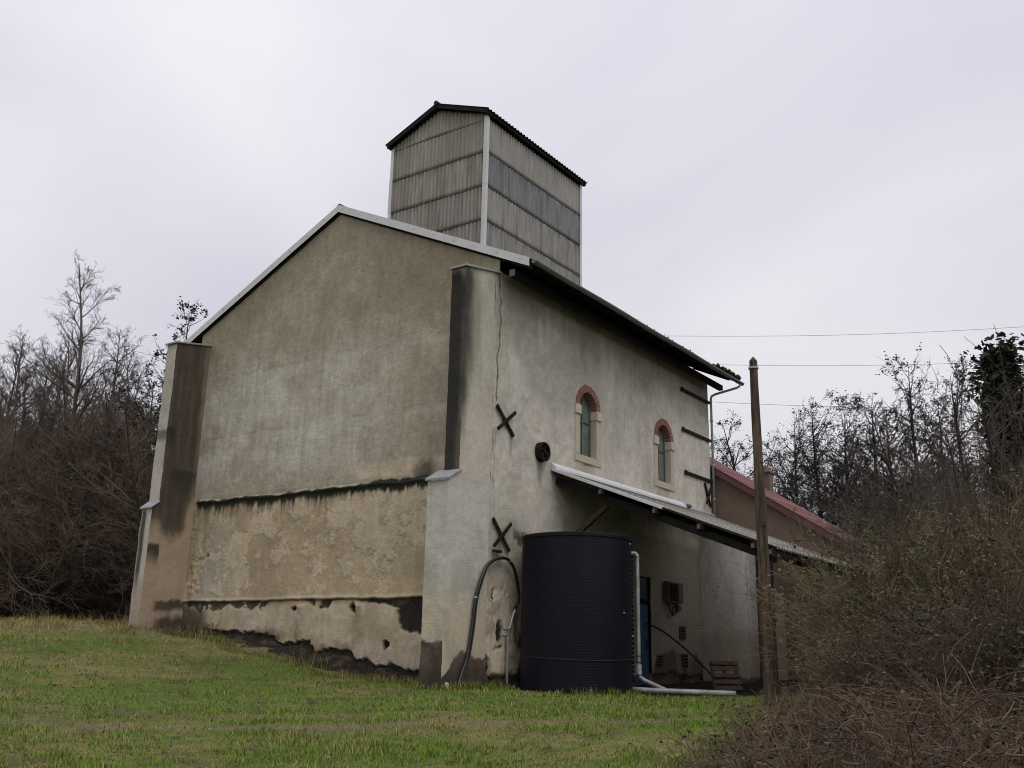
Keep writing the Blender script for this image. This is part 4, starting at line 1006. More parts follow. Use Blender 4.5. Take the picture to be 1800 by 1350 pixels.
for z, a in ((1.4, 3.6), (3.2, 3.9), (4.4, 4.1)):
    k = MB(); c0 = np.array([px_-.006*z+.112*math.cos(a), py_+.008*z+.112*math.sin(a), z]); dv = np.array([math.cos(a), math.sin(a), .3])
    k.tube([c0-dv*.03, c0+dv*.02], [.03, .014], 6); k.build('knot', m_pole, pl)

# ------------------------------------------------------------------ overhead lines
for i, (a, b) in enumerate((((33.22,14.48,20.36),(49.58,-9.14,21.73)), ((37.0,16.56,19.87),(54.54,-8.51,20.80)), ((35.82,15.94,17.12),(53.04,-8.25,17.15)))):
    a = np.array(a); b = np.array(b); pts = []
    for t in np.linspace(-.15, 1.3, 18):
        p = a*(1-t)+b*t; pts.append((p[0], p[1], p[2]-.35*math.sin(math.pi*min(max(t, 0), 1))))
    k = MB(); k.tube(pts, .012, 4); o = k.build('overhead_line', m_wire, None, loc=pts[0])
    tag(o, ['highest thin overhead line crossing the sky to the right of the mill', 'second thin overhead line, level with the top of the pole', 'third thin overhead line, just below the pole top',
            'lowest thin overhead line, passing behind the bare trees'][i], 'overhead line', 'overhead lines beyond the mill')

# ------------------------------------------------------------------ vegetation helpers
def tubes(P, Rd, sides):
    """P [N,S,3], Rd [N,S] -> verts, quads"""
    Nn, S = Rd.shape
    T = np.empty_like(P); T[:, 1:-1] = P[:, 2:]-P[:, :-2]; T[:, 0] = P[:, 1]-P[:, 0]; T[:, -1] = P[:, -1]-P[:, -2]
    T /= np.linalg.norm(T, axis=2, keepdims=True)+1e-9
    ref = np.where(np.abs(T[..., 2:3]) < .9, np.array([0, 0, 1.0]), np.array([1.0, 0, 0]))
    U = np.cross(T, ref); U /= np.linalg.norm(U, axis=2, keepdims=True)+1e-9; W = np.cross(T, U)
    th = np.arange(sides)*2*math.pi/sides
    V = P[:, :, None]+Rd[:, :, None, None]*(U[:, :, None]*np.cos(th)[:, None]+W[:, :, None]*np.sin(th)[:, None])
    i = np.arange(Nn*S*sides).reshape(Nn, S, sides); j = np.roll(i, -1, axis=2)
    Qq = np.stack([i[:, :-1], j[:, :-1], j[:, 1:], i[:, 1:]], -1).reshape(-1, 4)
    return V.reshape(-1, 3), Qq
def grow(rng, P0, D0, Ln, S, wig, upb, droop=0.0):
    Nn = len(P0); P = np.empty((Nn, S+1, 3)); P[:, 0] = P0; d = D0.copy()
    for s in range(S):
        d = d+rng.randn(Nn, 3)*wig; d[:, 2] += upb-droop*(s/S); d /= np.linalg.norm(d, axis=1, keepdims=True)
        P[:, s+1] = P[:, s]+d*(Ln/S)[:, None]
    return P
def spawn(rng, P, Rd, per, tmin, tmax, ang, angj=.25, thin=False):
    Nn, S = Rd.shape; ids = np.repeat(np.arange(Nn), per)
    if thin:
        Lp = np.linalg.norm(np.diff(P, axis=1), axis=2).sum(1); ids = ids[rng.rand(len(ids)) < np.clip(Lp/(.75*Lp.max()), .10, 1)[ids]]
    t = (tmin+(tmax-tmin)*rng.rand(len(ids)))*(S-1-1e-6); i = t.astype(int); f = (t-i)[:, None]
    p = P[ids, i]*(1-f)+P[ids, i+1]*f; T = P[ids, i+1]-P[ids, i]; T /= np.linalg.norm(T, axis=1, keepdims=True)+1e-9
    r = Rd[ids, i]; q = rng.randn(len(ids), 3); q -= T*(q*T).sum(1, keepdims=True); q /= np.linalg.norm(q, axis=1, keepdims=True)+1e-9
    a = (ang+angj*rng.randn(len(ids)))[:, None]
    return p, T*np.cos(a)+q*np.sin(a), r, t/(S-1), ids
def merge(L_):
    V = []; Qs = []; n = 0
    for v, q in L_: V.append(v); Qs.append(q+n); n += len(v)
    return np.concatenate(V), np.concatenate(Qs)
def leaves(rng, p, size, colA, colB, flat=.5):
    n = len(p); a = rng.randn(n, 3); a[:, 2] *= flat; a /= np.linalg.norm(a, axis=1, keepdims=True)
    b = rng.randn(n, 3); b -= a*(a*b).sum(1, keepdims=True); b /= np.linalg.norm(b, axis=1, keepdims=True)
    s = (size*(.6+.8*rng.rand(n)))[:, None]; V = np.stack([p-a*s, p+b*s*.5, p+a*s, p-b*s*.5], 1)
    q = np.arange(n*4).reshape(n, 4); t = rng.rand(n)[:, None]; c = colA*(1-t)+colB*t
    return V.reshape(-1, 3), q, np.repeat(c, 4, axis=0)

def tree_mesh(seed, H, r0, nb=26, n2=7, n3=8, n4=0, cb=.12, spread=.9, upb=.10, lb=.33, fine=.010, wig=.12, lean=0.0, leaf=0, leafsize=.05, forks=1, leafcol=None):
    rng = np.random.RandomState(seed)
    D0 = np.tile([[lean, 0, 1.0]], (forks, 1))+rng.randn(forks, 3)*(.03 if forks == 1 else .16); D0 /= np.linalg.norm(D0, axis=1, keepdims=True)
    P0 = rng.randn(forks, 3)*(.0 if forks == 1 else .12); P0[:, 2] = -.3
    S = 12; Ln = H*(np.linspace(1, .8, forks) if forks > 1 else np.ones(1)); P = grow(rng, P0, D0, Ln, S, .028, .03)
    t = np.linspace(0, 1, S+1); Rd = np.tile(r0*(1-t)**.8+.008, (forks, 1)); trunk = [tubes(P, Rd, 7)]
    crown = []
    p, d, r, tt, ids = spawn(rng, P, Rd, nb, cb, .98, spread); d[:, 2] = np.abs(d[:, 2])*.8+.1
    Lb = H*lb*(1.22-tt)*(.55+.7*rng.rand(len(p))); P1 = grow(rng, p, d, Lb, 7, wig, upb)
    R1 = np.minimum(r*.55, .02+Lb*.012)[:, None]*(1-np.linspace(0, 1, 8)*.85)[None]; crown.append(tubes(P1, R1, 4))
    p, d, r, tt, ids = spawn(rng, P1, R1, n2, .15, 1.0, .7, thin=True); L2 = Lb[ids]*.42*(1.1-.6*tt)*(.5+rng.rand(len(p)))
    P2 = grow(rng, p, d, L2, 5, wig*1.2, upb*.8); R2 = np.maximum(r*.55, fine)[:, None]*(1-np.linspace(0, 1, 6)*.7)[None]; crown.append(tubes(P2, R2, 3))
    p, d, r, tt, ids = spawn(rng, P2, R2, n3, .1, 1.0, .65, thin=True); L3 = np.maximum(.15, L2[ids]*.5*(.5+rng.rand(len(p))))
    P3 = grow(rng, p, d, L3, 3, wig*1.4, upb*.5); R3 = np.full((len(p), 4), fine*.62)*np.linspace(1, .5, 4)[None]; crown.append(tubes(P3, R3, 3))
    tips = P3
    if n4:
        p, d, r, tt, ids = spawn(rng, P3, R3, n4, .1, 1.0, .6); P4 = grow(rng, p, d, np.maximum(.12, L3[ids]*.5), 2, wig, 0); crown.append(tubes(P4, np.full((len(p), 3), fine*.5), 3)); tips = P4
    lv = None
    if leaf:
        w_ = rng.rand(len(tips))**3; i = rng.choice(len(tips), leaf, p=w_/w_.sum()); j = rng.randint(1, tips.shape[1], leaf); q = tips[i, j]+rng.randn(leaf, 3)*.07
        lv = leaves(rng, q, leafsize, *(leafcol or (np.array([.022, .022, .016]), np.array([.05, .045, .03]))))
    return merge(trunk), merge(crown), lv
def tree_proto(name, mts, **kw):
    (tv, tq), (cv, cq), lv = tree_mesh(**kw)
    a = mesh_np(name+'_trunk', tv, tq, smooth=True); a.materials.append(mts[0])
    b = mesh_np(name+'_crown', cv, cq); b.materials.append(mts[1]); l = None
    if lv is not None: l = mesh_np(name+'_leaves', lv[0], lv[1], col=lv[2]); l.materials.append(m_leaf)
    return a, b, l
def plant(name, proto, x, y, rot, s, label, cat='tree', group=None):
    e = empty(name, (x, y, gz1(x, y)-.02), label, cat, group); e.rotation_euler = (0, 0, rot); e.scale = (s, s, s)
    for nm, me in zip(('trunk', 'crown', 'foliage'), proto):
        if me is not None:
            o = D.objects.new(nm, me); COL.objects.link(o); o.parent = e
    return e
def fr(d, px):   # ground point d metres ahead of the camera's foot, on the bearing of photo column px
    s = (px-900)/FPX*d*1.03; p = CAM[:2]+FWD*d+RGT*s; return float(p[0]), float(p[1])

# ---- wood on the left
birch = [tree_proto('birch', (m_barkg, m_bark), seed=200+i, H=1.0*h, r0=.15, nb=54, n2=14, n3=11, n4=2, cb=.22, spread=.85, upb=.055, lb=.25, fine=.011, wig=.11) for i, h in enumerate((14.5, 13.2, 12.4, 13.8))]
thick = [tree_proto('thicket', (m_barkd, m_barkb), seed=220+i, H=h, r0=.10, nb=36, n2=14, n3=11, cb=.04, spread=1.0, upb=.06, lb=.42, fine=.012, wig=.15, forks=2) for i, h in enumerate((8.6, 7.4, 9.2, 8.0))]
leafy = [tree_proto('leafy', (m_barkd, m_barkd), seed=240+i, H=h, r0=.15, nb=36, n2=11, n3=9, cb=.2, spread=.95, upb=.04, lb=.33, fine=.011, leaf=5500, leafsize=.06) for i, h in enumerate((11.5, 10.6))]
rv = np.random.RandomState(77)
fill = [(40+12*rv.rand(), p_+14*rv.randn(), rv.randint(4), .74+.20*rv.rand()) for p_ in range(-40, 310, 25)]
front = [(38, 120, 0, .99, 'tallest bare birch, its bare leader rising above the wood on the left'), (39, 178, 3, .90, 'slim bare birch right of the tallest one at the left'),
         (41, 25, 1, .93, 'bare birch at the left edge of the picture'), (42, 232, 2, .86, 'bare birch nearest the left buttress'), (46, 75, 2, 1.0, 'bare birch behind the left edge thicket, left of the tallest'),
         (48, 205, 1, .98, 'bare birch standing at the back of the left wood'), (44, 145, 3, .96, 'bare birch close behind and right of the tallest one'), (45, -15, 0, .95, 'bare birch half outside the left edge'),
         (50, 262, 0, .92, 'bare birch far back beside the leaf tufted trees'), (43, 52, 1, .88, 'short bare birch near the left edge'), (51, 110, 3, 1.05, 'bare birch far behind the tallest one')]
for d, px, i, s, lab in front:
    x, y = fr(d, px); plant('birch_tree', birch[i], x, y, rv.rand()*6.28, s, lab, 'tree', 'bare birches of the left wood')
for d, px, i, s in fill:
    x, y = fr(d, px); plant('birch_tree', birch[i], x, y, rv.rand()*6.28, s, 'slender bare birch among the brown thicket trees of the left wood', 'tree', 'slender birches of the left wood')
x, y = fr(37, 322); plant('leafy_tree', leafy[0], x, y, 1.0, 1.06, 'dark tree with leaf tufts showing above the left buttress')
x, y = fr(43, 292); plant('leafy_tree', leafy[1], x, y, 2.0, 1.0, 'dark tree with leaf tufts just left of the left buttress')
n_ = 0
for row, (d, st) in enumerate(((35.5, 62), (38.5, 58), (42, 60), (47, 66), (53, 66))):
    for px in np.arange(-160, 470 if row > 1 else 400, st):
        dj = d+rv.randn()*.9; x, y = fr(dj, px+rv.randn()*12)
        plant('thicket_tree', thick[n_ % 4], x, y, rv.rand()*6.28, .85+.35*rv.rand(), 'bare brown many-stemmed young tree crowded in the dark wood on the left', 'tree', 'brown thicket trees of the left wood'); n_ += 1
# undergrowth at the foot of the wood
def canes(rng, base, H, spreadv, Ln, S, wig, up0, droop, r):
    n = len(base); a = rng.rand(n)*2*math.pi
    d = np.stack([np.cos(a)*spreadv, np.sin(a)*spreadv, np.full(n, up0)], -1); d += rng.randn(n, 3)*.25; d /= np.linalg.norm(d, axis=1, keepdims=True)
    P = grow(rng, base, d, Ln, S, wig, 0.02, droop); return P, np.tile(r[:, None], (1, S+1))*np.linspace(1, .35, S+1)[None]
rng = np.random.RandomState(301); n = 6500
dd = 34.5+rng.rand(n)**1.3*9; px = -180+rng.rand(n)*620
ss2 = (px-900)/FPX*dd*1.03; bx = CAM[0]+FWD[0]*dd+RGT[0]*ss2; by = CAM[1]+FWD[1]*dd+RGT[1]*ss2
base = np.stack([bx, by, gz(bx, by)-.05], -1)
P, Rd = canes(rng, base, 2, .55, .9+2.6*rng.rand(n)**1.2, 6, .16, .9, .22, .010+.010*rng.rand(n))
tw = spawn(rng, P, Rd, 4, .2, 1.0, .8); P2 = grow(rng, tw[0], tw[1], .25+.5*rng.rand(len(tw[0])), 2, .2, 0.0); R2 = np.full((len(P2), 3), .007)
v, q = merge([tubes(P, Rd, 3), tubes(P2, R2, 3)])
o = obj('undergrowth', mesh_np('undergrowth', v, q), m_barkd); tag(o, 'dark brown bramble undergrowth at the foot of the left wood', kind='stuff')

# ---- trees on the right, behind the house and the thicket
alder = [tree_proto('alder', (m_barkd, m_barkd), seed=260+i, H=h, r0=.17, nb=34, n2=13, n3=11, cb=.2, spread=.95, upb=.025, lb=.44, fine=.012, leaf=8000, leafsize=.052, wig=.15) for i, h in enumerate((12.5, 11.3, 13.2))]
thick_r = [(a_.copy(), b_.copy(), None) for a_, b_, l_ in thick]
for a_, b_, l_ in thick_r:
    b_.materials.clear(); b_.materials.append(m_bark)
rights = [(46, 1318, 1, 1.0, 'dark leafy alder behind the red roof, nearest the mill'), (46, 1440, 0, .98, 'dark alder with a clear trunk right of the chimney'), (43, 1520, 1, 1.02, 'dark alder standing behind the end of the red roof'),
          (42, 1610, 2, 1.0, 'tallest dark alder at the middle of the right-hand trees'), (39, 1690, 0, .98, 'dark alder just left of the ivy clad tree'), (50, 1385, 2, .92, 'small dark alder behind the chimney'),
          (48, 1570, 1, .95, 'dark alder at the back, between the two tallest'), (37, 1790, 1, .98, 'dark alder behind the ivy clad tree at the right edge'), (52, 1268, 0, .84, 'low dark alder peeping out beside the far downpipe'), (44, 1850, 2, .95, 'dark alder beyond the right edge thicket'), (45, 1480, 2, .90, 'dark alder between the chimney and the tallest alder'), (50, 1640, 0, 1.08, 'dark alder far behind the tallest one'), (41, 1570, 0, .88, 'shorter dark alder in front of the tallest one')]
for d, px, i, s, lab in rights:
    x, y = fr(d, px); plant('alder_tree', alder[i], x, y, rv.rand()*6.28, s, lab, 'tree', 'alders on the right')
for row, (d, a, b, st) in enumerate(((33, 1530, 1900, 62), (38, 1470, 1900, 60), (28, 1620, 1900, 64), (23, 1690, 1900, 66))):
    for px in np.arange(a, b, st):
        x, y = fr(d+rv.randn(), px+rv.randn()*10)
        plant('thicket_tree', thick_r[n_ % 4], x, y, rv.rand()*6.28, .62+.30*rv.rand(), 'bare brown many-stemmed young tree behind the bramble thicket on the right', 'tree', 'brown thicket trees on the right'); n_ += 1
# ivy clad tree at the right edge
x, y = fr(24, 1772); iv = empty('ivy_tree', (x, y, gz1(x, y)), 'dark evergreen ivy clad tree at the right edge', 'tree')
rng = np.random.RandomState(310); P = grow(rng, np.array([[0, 0, -.2]]), np.array([[0, 0, 1.0]]), np.array([8.3]), 10, .03, .02); Rd = (.16*(1-np.linspace(0, 1, 11)*.8))[None]
v, q = tubes(P, Rd, 7); obj('trunk', mesh_np('ivy_trunk', v, q, smooth=True), m_barkd, iv)
tw = spawn(rng, P, Rd, 70, .12, 1.0, 1.0); Lb = (.6+.9*rng.rand(70))*(1.1-.5*tw[3]); P1 = grow(rng, tw[0], tw[1], Lb, 5, .15, .08); R1 = np.full((70, 6), .018)
v, q = tubes(P1, R1, 3); obj('branches', mesh_np('ivy_branches', v, q), m_barkd, iv)
i = rng.randint(0, 70, 17000); j = rng.randint(0, 6, 17000); q0 = P1[i, j]+rng.randn(17000, 3)*.19
v, q, c = leaves(rng, q0, .085, np.array([.010, .016, .009]), np.array([.028, .038, .018])); obj('foliage', mesh_np('ivy_foliage', v, q, col=c), m_leaf, iv)

# ---- shrubs right of the pole
CA, CB = np.array([.085, .060, .042]), np.array([.20, .135, .092])
OL = (np.array([.050, .060, .024]), np.array([.150, .155, .075]))
DK = (np.array([.025, .030, .018]), np.array([.075, .080, .050]))
def shrub(name, label, d, px, Rb, H, nc, nl, seed, tint=1.0, olive=0.0, leafcol=OL, ls=.045, lo=0.15):
    rng = np.random.RandomState(seed); x, y = fr(d, px); e = empty(name, (x, y, gz1(x, y)), label, 'shrub')
    a = rng.rand(nc)*6.283; r = Rb*.75*np.sqrt(rng.rand(nc)); base = np.stack([r*np.cos(a), r*np.sin(a), -.1+0*a], -1)
    out = np.stack([np.cos(a), np.sin(a)], -1)*(r/Rb)[:, None]*.55
    d0 = np.concatenate([out+rng.randn(nc, 2)*.28, np.full((nc, 1), 1.0)], 1); d0 /= np.linalg.norm(d0, axis=1, keepdims=True)
    Ln = H*(.55+.6*rng.rand(nc)); P = grow(rng, base, d0, Ln, 9, .13, .02, .16); Rd = (.006+.017*rng.rand(nc)**3)[:, None]*np.linspace(1, .3, 10)[None]
    t1 = spawn(rng, P, Rd, 7, .18, 1.0, .75); L1 = .25+.85*rng.rand(len(t1[0])); P1 = grow(rng, t1[0], t1[1], L1, 4, .18, .03, .10); R1 = np.full((len(P1), 5), .0052)*np.linspace(1, .5, 5)[None]
    t2 = spawn(rng, P1, R1, 3, .2, 1.0, .7); P2 = grow(rng, t2[0], t2[1], .10+.3*rng.rand(len(t2[0])), 2, .2, .02); R2 = np.full((len(P2), 3), .0036)
    v, q = merge([tubes(P, Rd, 4), tubes(P1, R1, 3), tubes(P2, R2, 3)])
    t = fbm(v[:, 0]*1.0+v[:, 2], v[:, 1]+v[:, 2]*.5, 1.2, 3, seed=seed)
    c = mixc(np.ones((len(v), 3))*CA*tint, CB*tint, ss(.3, .7, t)); c = mixc(c, (.155, .14, .068), np.full(len(v), olive)*ss(.4, .6, fbm(v[:, 0], v[:, 2], .8, 3, seed=seed+1)))
    obj('stems', mesh_np('shrub_stems', v, q, col=c), m_cane, e)
    if nl:
        m_ = P2[:, 1:].reshape(-1, 3); h = m_[:, 2]/H; pr = np.clip(h-lo, 0.02, .6)*ss(.35, .6, fbm(m_[:, 0]*1.1, m_[:, 2]*1.1+m_[:, 1], 1.0, 3, seed=seed+2)); pr /= pr.sum()
        i = rng.choice(len(m_), nl, p=pr); q0 = m_[i]+rng.randn(nl, 3)*.035
        v, q, c = leaves(rng, q0, ls, *leafcol); obj('foliage', mesh_np('shrub_foliage', v, q, col=c), m_leaf, e)
    return e
shrub('bramble_bush', 'leafy olive bramble bush beside the pole, hiding the lean-to eave', 17.2, 1570, .95, 2.95, 330, 9500, 401, olive=.55, tint=1.3, ls=.030)
shrub('bramble_bush', 'leafy bramble bush in front of the red roof end', 16.2, 1672, 1.25, 2.9, 310, 7000, 402, olive=.5, tint=1.25, ls=.030)
shrub('bramble_bush', 'tall twiggy bush rising in the middle of the right thicket', 18.5, 1775, 1.5, 3.6, 240, 3500, 403, tint=1.2, olive=.9, ls=.030)
shrub('bramble_bush', 'tall brown twiggy bush at the right edge, below the ivy clad tree', 16.6, 1870, 1.5, 4.0, 240, 3000, 404, tint=1.3, olive=.4, ls=.030)
shrub('bramble_bush', 'dark leafy bramble bush low in the middle of the right thicket', 13.8, 1665, 1.05, 1.5, 300, 8500, 405, tint=.75, ls=.030, leafcol=DK)
shrub('bramble_bush', 'dark leafy bramble bush low at the right edge of the picture', 12.6, 1800, 1.2, 1.7, 330, 8500, 406, tint=.75, ls=.030, leafcol=DK)
shrub('bramble_bush', 'wispy brown bush just right of the pole foot', 15.6, 1532, .65, 1.2, 190, 3400, 407, olive=.3, ls=.028)
# long thin shoots that stick out of the thicket
rng = np.random.RandomState(420); n = 150
dd = 15.5+rng.rand(n)*4; px = 1540+rng.rand(n)*330; s_ = (px-900)/FPX*dd; bx = CAM[0]+FWD[0]*dd+RGT[0]*s_; by = CAM[1]+FWD[1]*dd+RGT[1]*s_
base = np.stack([bx, by, gz(bx, by)], -1); d0 = np.concatenate([rng.randn(n, 2)*.22, np.ones((n, 1))], 1); d0 /= np.linalg.norm(d0, axis=1, keepdims=True)
P = grow(rng, base, d0, 2.4+3.8*rng.rand(n)*(.4+.6*(px-1540)/330), 9, .07, .03); Rd = (.008+.006*rng.rand(n))[:, None]*np.linspace(1, .3, 10)[None]
t1 = spawn(rng, P, Rd, 9, .45, 1.0, .6); P1 = grow(rng, t1[0], t1[1], .3+.6*rng.rand(len(t1[0])), 4, .12, .05); R1 = np.full((len(P1), 5), .0045)
v, q = merge([tubes(P, Rd, 4), tubes(P1, R1, 3)]); o = obj('tall_shoots', mesh_np('tall_shoots', v, q, col=np.ones((len(v), 3))*np.array([.075, .055, .042])), m_cane); tag(o, 'thin bare shoots standing up out of the bramble thicket', kind='stuff')
# heap of brown bramble canes and dead stalks in the right foreground
rng = np.random.RandomState(430); n = 5200
dd = 8.2+rng.rand(n)*8.3; lo = np.interp(dd, [8, 10.5, 12, 14, 16.5], [1235, 1225, 1265, 1330, 1400]); px = lo+rng.rand(n)**.9*(1960-lo)
s_ = (px-900)/FPX*dd*1.03; bx = CAM[0]+FWD[0]*dd+RGT[0]*s_; by = CAM[1]+FWD[1]*dd+RGT[1]*s_
hh = .12+.50*ss(60, 380, px-lo); base = np.stack([bx, by, gz(bx, by)+rng.rand(n)*hh*.6-.05], -1)
a = rng.rand(n)*6.283; d0 = np.stack([np.cos(a)*.8, np.sin(a)*.8, .25+.75*rng.rand(n)], -1); d0 /= np.linalg.norm(d0, axis=1, keepdims=True)
P = grow(rng, base, d0, (.5+1.0*rng.rand(n))*(.35+.65*hh/.62), 7, .16, 0.0, .34); P[..., 2] = np.maximum(P[..., 2], gz(P[..., 0], P[..., 1])+.01)
Rd = (.003+.010*rng.rand(n)**3)[:, None]*np.linspace(1, .4, 8)[None]
t1 = spawn(rng, P, Rd, 3, .2, 1.0, .7); P1 = grow(rng, t1[0], t1[1], .15+.35*rng.rand(len(t1[0])), 2, .2, 0, .1); R1 = np.full((len(P1), 3), .0035)
va, qa = tubes(P, Rd, 4); vb, qb = tubes(P1, R1, 3)
patch = ss(.4, .62, fbm(bx, by, .9, 4, seed=160))
ca = np.repeat((.45+.7*patch)[:, None]*(CA+(np.array([.24, .140, .088])-CA)*(rng.rand(n)**1.8)[:, None]), 8*4, axis=0); cb = np.repeat(CA+(CB-CA)*rng.rand(len(P1))[:, None], 3*3, axis=0)
v, q = merge([(va, qa), (vb, qb)]); o = obj('bramble_tangle', mesh_np('bramble_tangle', v, q, col=np.concatenate([ca, cb])), m_cane)
tag(o, 'heap of dead reddish brown bramble canes in the right foreground', kind='stuff')
i = rng.randint(0, len(P1), 9000); q0 = P1[i, 2]+rng.randn(9000, 3)*.05; keep = (P1[i, 2][:, 2]-gz(P1[i, 2][:, 0], P1[i, 2][:, 1])) > .18
v, q, c = leaves(rng, q0[keep], .030, np.array([.022, .026, .014]), np.array([.075, .07, .045])); o = obj('bramble_leaves', mesh_np('bramble_leaves', v, q, col=c), m_leaf); tag(o, 'small dark leaves on the dead bramble heap', kind='stuff')

rng = np.random.RandomState(440); n = 260
dd = 9+rng.rand(n)*7.5; lo = np.interp(dd, [8, 10.5, 12, 14, 16.5], [1250, 1240, 1285, 1330, 1390]); px = lo+rng.rand(n)*(1950-lo)
s_ = (px-900)/FPX*dd*1.03; bx = CAM[0]+FWD[0]*dd+RGT[0]*s_; by = CAM[1]+FWD[1]*dd+RGT[1]*s_
base = np.stack([bx, by, gz(bx, by)+.05], -1); a = rng.rand(n)*6.283; d0 = np.stack([np.cos(a)*.55, np.sin(a)*.55, .9+0*a], -1); d0 /= np.linalg.norm(d0, axis=1, keepdims=True)
P = grow(rng, base, d0, (.7+1.1*rng.rand(n))*(.40+.60*ss(60, 380, px-lo)), 12, .07, 0.0, .26); P[..., 2] = np.maximum(P[..., 2], gz(P[..., 0], P[..., 1])+.01)
Rd = (.005+.0055*rng.rand(n))[:, None]*np.linspace(1, .45, 13)[None]; v, q = tubes(P, Rd, 5)
c = np.repeat(np.array([.085, .052, .036])+(np.array([.21, .125, .082])-np.array([.085, .052, .036]))*rng.rand(n)[:, None], 13*5, axis=0)
o = obj('arching_canes', mesh_np('arching_canes', v, q, col=c), m_cane); tag(o, 'long arching bramble canes over the heap in the right foreground', kind='stuff')
i = rng.randint(0, n, 1500); j = rng.randint(2, 13, 1500); q0 = P[i, j]+rng.randn(1500, 3)*.04
v, q, c = leaves(rng, q0, .040, np.array([.035, .045, .022]), np.array([.12, .12, .065])); o = obj('cane_leaves', mesh_np('cane_leaves', v, q, col=c), m_leaf); tag(o, 'leaves along the arching bramble canes', kind='stuff')
dd = 8.8+rng.rand(1600)*7; lo = np.interp(dd, [8, 10.5, 12, 14, 16.5], [1235, 1225, 1265, 1300, 1350]); px = lo+rng.rand(1600)*(1950-lo); s_ = (px-900)/FPX*dd*1.03
bx = CAM[0]+FWD[0]*dd+RGT[0]*s_; by = CAM[1]+FWD[1]*dd+RGT[1]*s_; q0 = np.stack([bx, by, gz(bx, by)+rng.rand(1600)*(.10+.45*ss(60, 380, px-lo))], -1)
v, q, c = leaves(rng, q0, .042, np.array([.10, .055, .03]), np.array([.34, .23, .14])); o = obj('dead_leaves', mesh_np('dead_leaves', v, q, col=c), m_leaf); tag(o, 'curled brown dead leaves caught in the bramble heap', kind='stuff')

# ------------------------------------------------------------------ soil bank below the gable
ys = np.arange(.55, 11.5, .05); ts = np.linspace(0, 1, 34)
Y, T = np.meshgrid(ys, ts, indexing='ij')
wdt = 1.15-.45*ss(7, 11, Y)-.45*ss(2.6, .8, Y)
X = .06-(wdt+.1)*T+(fbm(Y, T*2, 2.0, 3, seed=140)-.5)*.25*T
ztop = zplaster(Y)-.10; zg = gz(X, Y)-.06
Zb = zg+(np.maximum(ztop-zg, .02))*(1-T)**1.35+(fbm(X, Y, 5, 4, seed=141)-.5)*.16*ss(0, .3, T)+(fbm(X, Y, 14, 2, seed=142)-.5)*.07*ss(0, .2, T)*ss(1.0, .8, T)
i = np.arange(Y.size).reshape(Y.shape); q = np.stack([i[:-1,:-1], i[1:,:-1], i[1:,1:], i[:-1,1:]], -1).reshape(-1, 4)
c = mixc(np.ones(Y.shape+(3,))*np.array([.022, .018, .015]), (.06, .046, .034), ss(.5, .72, fbm(X, Y, 4, 4, seed=143)))
c = mixc(c, (.05, .05, .022), ss(.8, 1.0, T+(fbm(X, Y, 3, 3, seed=144)-.5)*.5)*.8)
o = obj('soil_bank', mesh_np('soil_bank', np.stack([X, Y, Zb], -1), q[:, ::-1], col=c.reshape(-1, 3)), m_soil); tag(o, 'dark bare soil bank along the foot of the gable wall', kind='structure')
rng = np.random.RandomState(450); n = 900
by = np.r_[rng.rand(500)*10.6+.7, 9.6+rng.rand(400)*2.0]; bx = -.15-1.0*rng.rand(n)*(1.2-.05*by/11)
base = np.stack([bx, by, gz(bx, by)+.02+.25*ss(-.9, -.1, bx)], -1); P, Rd = canes(rng, base, 1, .7, .12+.32*rng.rand(n)**2, 4, .2, .8, .2, .003+.003*rng.rand(n))
v, q = tubes(P, Rd, 3); c = np.repeat(np.array([.04, .033, .022])+(np.array([.14, .11, .065])-np.array([.04, .033, .022]))*(rng.rand(n)**2)[:, None], 15, axis=0)
o = obj('dead_weeds', mesh_np('dead_weeds', v, q, col=c), m_cane); tag(o, 'dead weed stalks along the soil bank', kind='stuff')

